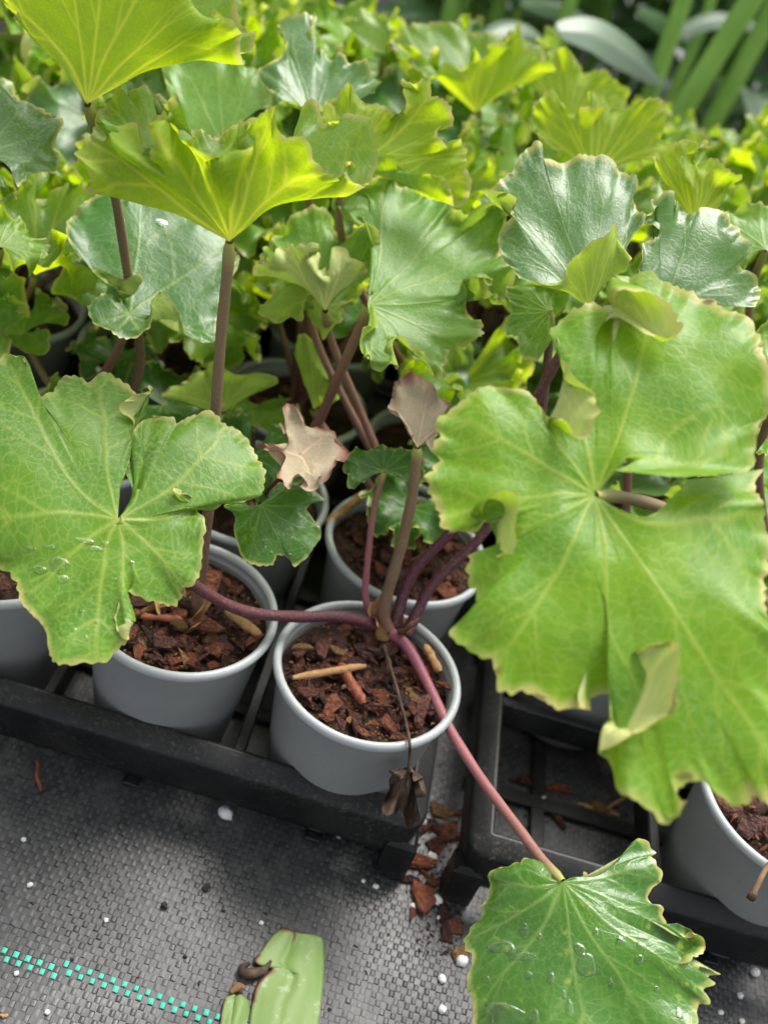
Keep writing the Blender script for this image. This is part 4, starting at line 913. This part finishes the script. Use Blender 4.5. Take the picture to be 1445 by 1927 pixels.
for a in [(112, 1062, .0060, .0034, .3, .25, .2), (160, 1018, .0046, .0014, .1), (198, 1025, .0024, .0012), (75, 1072, .003, .0022), (120, 1090, .0028, .0018), (180, 1032, .003, .0014), (155, 1150, .0014, .001), (140, 1185, .0014, .001), (165, 1200, .0012, .001), (185, 1170, .0014, .001), (95, 1030, .0026, .0012, .2), (215, 1090, .002, .001), (60, 1030, .002, .001), (250, 1060, .0016, .001)]:
    drop('H2', *a)
for a in [(497, 1035, .0013, .0018, .4), (510, 1040, .001, .001), (530, 1038, .0034, .0012, .1), (545, 1045, .0012, .001), (500, 1020, .001, .0014)]:
    drop('S3', *a)
for a in [(305, 420, .004, .0028, .5, .2), (150, 490, .002, .0014), (236, 455, .0012, .0016)]:
    drop('H9', *a)

# ------------------------------------------------------------------ litter on the ground
def ground_chip(px, py, s, k, mt, rz, zs=.8, z=.0):
    s *= 1.35
    p = onz(px, py, z+.002); h = s*zs*.22
    o = link('bark_chip', CHIPS[k][mt], None, (p[0], p[1], z+h+.0006), (random.uniform(-.15, .15), random.uniform(-.15, .15), rz), (s, s*.8, s*zs))
    return tag(o, 'reddish bark chip lying in the spill between the two trays', 'bark chip', 'bark chips spilled between the trays')
for a in [(790, 1620, .0100, 2, 1, .5), (815, 1660, .006, 9, 0, 1.1), (838, 1565, .0085, 0, 1, .9), (800, 1645, .005, 7, 1, 2.6), (845, 1690, .007, 3, 0, 1.8), (770, 1660, .0065, 5, 0, .2), (818, 1585, .0075, 2, 0, 1.3), (795, 1685, .0110, 4, 1, 1.9), (795, 1570, .0095, 6, 0, 1.0), (830, 1525, .0085, 1, 2, .3), (855, 1582, .0105, 8, 0, .1), (862, 1535, .0070, 3, 0, .9), (828, 1605, .0055, 5, 1, 1.2), (775, 1715, .0055, 7, 1, 1.6), (858, 1745, .0075, 9, 1, .4), (840, 1760, .006, 0, 0, 2.), (868, 1790, .0075, 2, 2, 1.2), (812, 1550, .006, 4, 0, 2.4), (848, 1640, .005, 6, 1, .3), (858, 1552, .005, 8, 0, .7), (832, 1720, .006, 1, 0, 2.2)]:
    ground_chip(*a)
for k, a in enumerate([(975, 1475, .0095, 3, 0, .6), (1050, 1490, .0085, 5, 1, .2), (1042, 1535, .0095, 7, 0, 2.3), (1130, 1520, .0075, 2, 2, .4), (1010, 1462, .006, 9, 0, 1.)]):
    o = ground_chip(*a); o['label'] = 'dark bark piece lying on the fabric inside the empty tray cell'; o['group'] = 'bark pieces in the empty cell'
def bead(px, py, s, z=.0003, lab='tiny white perlite bead lying on the grey woven fabric'):
    s *= 1.3; p = onz(px, py, z+s*.6)
    o = link('perlite_bead', ME_CRUMB[random.randrange(3)], None, (p[0], p[1], z+s*.62), (0, 0, random.uniform(0, 6)), (s, s, s*1.25)); tag(o, lab, 'perlite', 'scattered perlite beads'); return o
for a in [(793, 1545, .0030), (812, 1612, .0029), (822, 1693, .0030), (1020, 1508, .0034), (1040, 1345, .0026), (870, 1808, .0030), (832, 1842, .0022), (832, 1899, .0022), (1420, 1830, .0026), (1392, 1873, .0018), (716, 1612, .0022), (710, 1635, .0016), (638, 1572, .0017), (660, 1573, .0016), (707, 1668, .0016), (826, 1727, .0014), (776, 1705, .0018), (1355, 1905, .0015), (45, 1580, .0013), (200, 1732, .0012), (32, 1832, .0012), (90, 1905, .0013), (57, 1665, .0014), (492, 1737, .0012), (1395, 1922, .0016), (684, 1658, .0012)]:
    bead(*a)
o = bead(425, 1530, .0040, 0, 'largest white perlite lump, lying alone in front of the tray rail'); del o['group']
def clod(px, py, s, lab, seed):
    V, Fs = chip_mesh(seed); p = onz(px, py, s*.4)
    o = link('soil_clod', mesh('soil_clod', np.asarray(V)*[s, s, s*2.2], Fs, M_CLOD, False), None, (p[0], p[1], s*.42), (0, 0, seed)); return tag(o, lab, 'soil clod')
clod(305, 1707, .0040, 'dark lump of soil in the middle of the bare grey fabric', 70)
clod(388, 1668, .0034, 'blackish crumbly soil patch behind the dark soil lump', 71)
for k, (px, py) in enumerate([(135, 1805), (420, 1715), (190, 1725), (500, 1720), (60, 1700), (375, 1850), (620, 1900), (350, 1800), (260, 1840), (690, 1830), (1180, 1640), (730, 1760), (640, 1700), (100, 1520), (300, 1600), (760, 1880), (670, 1780)]):
    o = clod(px, py, random.uniform(.0012, .0022), 'tiny dark crumb of soil scattered on the grey woven fabric', 72+k); o['group'] = 'soil crumbs on the fabric'
def twig(a, b, r, lab, mat=M_TWIG, za=.0015, zb=.0015):
    mat = {M_BARKR: M_SPLR, M_BARKT: M_SPLT}.get(mat, mat); A, B = onz(*a, za), onz(*b, zb); P = np.array([A+(B-A)*t+np.array([.0006*math.sin(t*9), .0005*math.cos(t*7), 0]) for t in np.linspace(0, 1, 12)])
    me = grid_mesh('twig', tube_grid(P, r*np.array([.4]+[1]*10+[.4]), 7), mat, True)
    return tag(link('twig', me), lab, 'twig')
twig((69, 1432), (76, 1490), .0011, 'thin reddish splinter on the fabric in front of the tray rail', M_BARKR)
twig((1085, 1512), (1165, 1535), .0016, 'dry tan twig lying across the empty tray cell', M_BARKT)
twig((1125, 1530), (1180, 1498), .0012, 'thinner dry tan twig leaning in the empty tray cell', M_BARKT, .002, .006)
twig((0, 1911), (14, 1913), .0010, 'short tan splinter below the teal marker line', M_BARKT)

def litter():
    V = []; Fs = []; r = np.random.default_rng(15); nb = 0
    for k in range(520):
        v, f = chip_mesh(200+k % 12); u = r.normal(0, 1); px = 820+32*u; py = r.uniform(1510, 1800); px += (py-1650)*.12; sz = r.uniform(.0006, .0020)
        if k > 380: px, py = r.uniform(930, 1230), r.uniform(1420, 1560)
        p = onz(px, py, 0); q = r.uniform(0, 6.28); R_ = np.array([[math.cos(q), -math.sin(q), 0], [math.sin(q), math.cos(q), 0], [0, 0, 1]])
        w = (v*[1, .8, 1.8]*sz)@R_.T+[p[0], p[1], .0006+sz*.4]; V.append(w); Fs += [tuple(i+nb for i in ff) for ff in f]; nb += len(w)
    o = link('soil_litter', mesh('soil_litter', np.vstack(V), Fs, M_LIT, False)); tag(o, 'dark soil grains spilled on the fabric between the two trays', 'soil', None, 'stuff')
M_LIT = simple_mat('soil_litter', (.012, .008, .006), (.05, .028, .02), 200, .85, .2, .5, .001)
litter()

# cut piece of strap leaf on the fabric
def cut_leaf():
    cols = [ (415, 1927), (418, 1890), (440, 1872), (470, 1890) ]
    m, n, out = newmat('cut_leaf'); b = NB(n)
    tc = b('TexCoord').outputs['Object']; br = b('Attribute', attribute_name='brown').outputs['Fac']; rb = b('Attribute', attribute_name='rib').outputs['Fac']
    f = b.noise(tc, 60, 4); sc = b.ramp(b.noise(tc, 110, 3, .7), .58, .66)
    c = b.mix(rb, (.135, .23, .05), (.165, .265, .065)); c = b.mix(b.ramp(b.noise(tc, 25, 3), .4, .7), c, (.19, .27, .09)); c = b.mix(b.math('MULTIPLY', sc, .35), c, (.4, .48, .3))
    c = b.mix(b.ramp(b.math('ADD', br, b.math('MULTIPLY', b.math('SUBTRACT', f, .5), .6)), .35, .6), c, (.16, .075, .03))
    c = b.mix(b.ramp(b.math('ADD', br, b.math('MULTIPLY', b.math('SUBTRACT', f, .5), .6)), .7, .95), c, (.03, .018, .012))
    p = b('BsdfPrincipled', {'Base Color': c, 'Roughness': .5, 'Specular IOR Level': .35}); n.links.new(p.outputs[0], out.inputs[0])
    # left and right outlines in pixels, top to bottom
    Lp = [(533,1747),(512,1764),(493,1790),(478,1808),(490,1815),(512,1803),(510,1825),(494,1840),(480,1860),(475,1890),(470,1925),(466,1980)]
    Rp = [(578,1760),(604,1766),(608,1790),(609,1815),(608,1840),(606,1865),(603,1890),(600,1915),(597,1940),(594,1965),(590,1990),(586,2010)]
    def strip(L, R, seed, z0=.0015):
        L = cat(np.array(L, float), 50); R = cat(np.array(R, float), 50); G = []; bro = []; rib = []
        for k in range(50):
            row = []; rb_ = []; bb = []
            for u in np.linspace(0, 1, 26):
                q_ = L[k]*(1-u)+R[k]*u
                z = z0+.0016*(1-(2*u-1)**2)+.0007*math.sin(u*9+k*.1)-.0009*math.exp(-((u-.42)/.06)**2)
                row.append(onz(q_[0], q_[1], z)); rb_.append(.5+.5*math.sin(u*32+k*.02))
                e = max(math.exp(-(k/2.2)), math.exp(-u*14)*(1 if 10 < k < 40 else .5), .9*math.exp(-((k-27)/4.)**2-u*8), 1.0*math.exp(-((u-.45)/.05)**2-(k/9.)**2)); bb.append(e)
            G.append(row); rib.append(rb_); bro.append(bb)
        G = np.array(G); th = .0011
        return grid_mesh('blade', G, m, attrs={'brown': np.array(bro), 'rib': np.array(rib)})
    me1 = strip(Lp, Rp, 1)
    me2 = strip([(440,1872),(425,1880),(418,1900),(414,1925),(412,1950),(410,1980)], [(452,1873),(466,1885),(468,1905),(465,1925),(462,1950),(460,1985)], 2, .001)
    c0 = onz(530, 1880, 0); e = empty('cut_leaf', (c0[0], c0[1], 0), 'cut piece of green strap leaf with browned torn edge on the fabric', 'leaf')
    for me in (me1, me2):
        o = keep(link('blade', me), e); md = o.modifiers.new('thick', 'SOLIDIFY'); md.thickness = .0008; md.offset = -1
    tear = [(470, 1812), (455, 1822), (465, 1832), (495, 1826), (510, 1808)]
    part_tube('torn_edge', [onz(x_, y_, .004) for x_, y_ in tear], [.001, .0026, .003, .002, .0008], M_DEAD, e, smooth=False)
    part_tube('torn_edge', [onz(x_, y_, .004) for x_, y_ in [(434, 1868), (450, 1856), (462, 1860)]], [.001, .0024, .001], M_BARKT, e, smooth=False)
cut_leaf()

# ------------------------------------------------------------------ tall plants behind
def blade_mesh(L, Wd, droop, fold, mat, seed):
    n, k = 26, 9; G = np.zeros((k, n, 3)); vn = np.zeros((k, n)); r_ = np.random.default_rng(seed)
    for i in range(n):
        u = i/(n-1); w = Wd*math.sin(math.pi*min(1, u*.93+.06))**.75*(1-.25*u)
        x = L*(u-.18*droop*u*u); z = L*(.35*u-droop*u*u*.75)
        for j in range(k):
            v = (j/(k-1)-.5)*2
            G[j, i] = (x, v*w, z+abs(v)*w*fold+.004*math.sin(u*12+v*2+seed)); vn[j, i] = math.exp(-(v/.08)**2)
    return grid_mesh('leaf_blade', G[::-1].copy(), mat, attrs={'vein': vn})
BL = [blade_mesh(.30, .050, .5, .25, M_STRAP, 1), blade_mesh(.26, .042, .9, .3, M_STRAPG, 2), blade_mesh(.34, .045, .3, .2, M_STRAP, 3), blade_mesh(.22, .05, .7, .2, M_STRAPG, 4)]
def stem_mesh(h, lean, r, seed):
    t = np.linspace(0, 1, 14); P = np.c_[lean*h*t**1.4, .02*np.sin(t*3+seed), h*t]
    return grid_mesh('stem', tube_grid(P, r*(1-.35*t)*(1+.06*np.sin(t*30)), 10), M_STEMG, True), P
STEMS = [stem_mesh(.95, .10, .013, 1), stem_mesh(.8, -.06, .011, 2), stem_mesh(1.05, .04, .014, 3)]
r3 = random.Random(9)
def tall_plant(x, y, nst, s, lab, grp):
    e = empty('tall_leafy_plant', (x, y, 0), lab, 'plant', grp)
    for k in range(nst):
        a = r3.uniform(0, 6.28); d = .02+.06*r3.random(); me, P = STEMS[r3.randrange(3)]; rz = r3.uniform(0, 6.28)
        o = link('stem', me, e, (d*math.cos(a), d*math.sin(a), 0), (0, 0, rz), (s, s, s))
        for q_ in range(5):
            i = r3.choice((2, 3, 4, 5, 6, 7, 8, 10, 12)); p = Matrix.Rotation(rz, 3, 'Z') @ Vector(P[i]*s)
            b_ = link('leaf_blade', BL[r3.randrange(4)], e, Vector((d*math.cos(a), d*math.sin(a), 0))+p, (r3.uniform(-.2, .2), r3.uniform(-.5, .25), r3.uniform(0, 6.28)))
            b_.scale = [s*r3.uniform(.75, 1.2)]*3
TL = 'tall leafy plant with thick green stems standing behind the ruffled plants'
spots = [onz(1190, 150, .0), onz(1290, 180, .0), onz(1400, 210, .0), onz(1060, 110, 0.), onz(960, 90, 0.), onz(850, 60, 0.)]
for p in spots: tall_plant(p[0], p[1], 3, 1.0, TL, 'tall plants behind')
for k in range(26):
    yy = 1.55+.16*(k//5)+r3.uniform(-.05, .05); xx = -1.0+.42*(k % 5)+.2*((k//5) % 2)+r3.uniform(-.08, .08)
    if yy > 1.3: tall_plant(xx, yy+.15, 3, r3.uniform(.8, 1.15), TL, 'tall plants behind')
for k in range(12):
    tall_plant(-1.2+.27*k+r3.uniform(-.08, .08), 2.9+r3.uniform(-.2, .4), 4, r3.uniform(1.1, 1.4), TL, 'tall plants behind')

# one of the tall plants with a broad grey-green blade arching in front of its stems
def hero_tall():
    g0 = onz(1262, 330, 0); e = empty('tall_leafy_plant', (at(1243, 130, 1.35)[0], at(1243, 130, 1.35)[1], 0), 'tall plant with broad grey-green arching blades among thick bright green stems', 'plant')
    def st(pix, t, r):
        P = [at(x, y, t) for x, y in pix]; b_ = P[-1].copy(); d = P[-1]-P[-2]; b_ = P[-1]+d*(P[-1][2]/max(.02, -d[2])); b_[2] = 0
        P = [P[0]+(P[0]-P[1])*2.2]+P+[b_]; part_tube('stem', P, [r*.8, r, r, r*1.1], M_STEMG, e, 12)
    for pix, t, r in (([(1300, -40), (1268, 50), (1240, 130)], 1.40, .011), ([(1425, -20), (1355, 90), (1292, 190)], 1.34, .013), ([(1078, -20), (1062, 40), (1045, 95)], 1.5, .010), ([(1470, -10), (1405, 110)], 1.5, .012), ([(1345, -30), (1325, 40), (1290, 120)], 1.55, .008), ([(858, -30), (846, 30), (836, 80)], 1.6, .012)): st(pix, t, r)
    def bl(pix, t, w, tilt, mat):
        P = cat([at(x, y, t+k*.03) for k, (x, y) in enumerate(pix)], 24); T = np.gradient(P, axis=0); G = []
        for k in range(24):
            u = k/23; v = unit(np.cross(T[k], unit(CAM-P[k])*(1-tilt)+np.array([0, 0, tilt]))); n_ = unit(np.cross(v, T[k])); ww = w*math.sin(math.pi*min(.99, u*.94+.05))**.7
            G.append([P[k]+v*ww*q_+n_*(-abs(q_)*ww*.22) for q_ in np.linspace(-1, 1, 9)])
        G = np.array(G); vn = np.tile(np.exp(-(np.linspace(-1, 1, 9)/.12)**2), (24, 1))
        keep(link('leaf_blade', grid_mesh('leaf_blade', G, mat, attrs={'vein': vn})), e)
    bl([(1050, 55), (1120, 62), (1185, 100), (1245, 155)], 1.30, .026, .5, M_STRAPG)
    bl([(895, 85), (945, 52), (1000, 58), (1038, 98)], 1.32, .013, .6, M_STRAPG)
    bl([(1255, 75), (1330, 38), (1400, 40), (1460, 70)], 1.45, .014, .6, M_STRAPG)
    bl([(1200, 20), (1250, 45), (1300, 95)], 1.5, .016, .5, M_STRAP)
    bl([(980, 5), (1040, 12), (1110, 40)], 1.5, .016, .5, M_STRAP)
hero_tall()
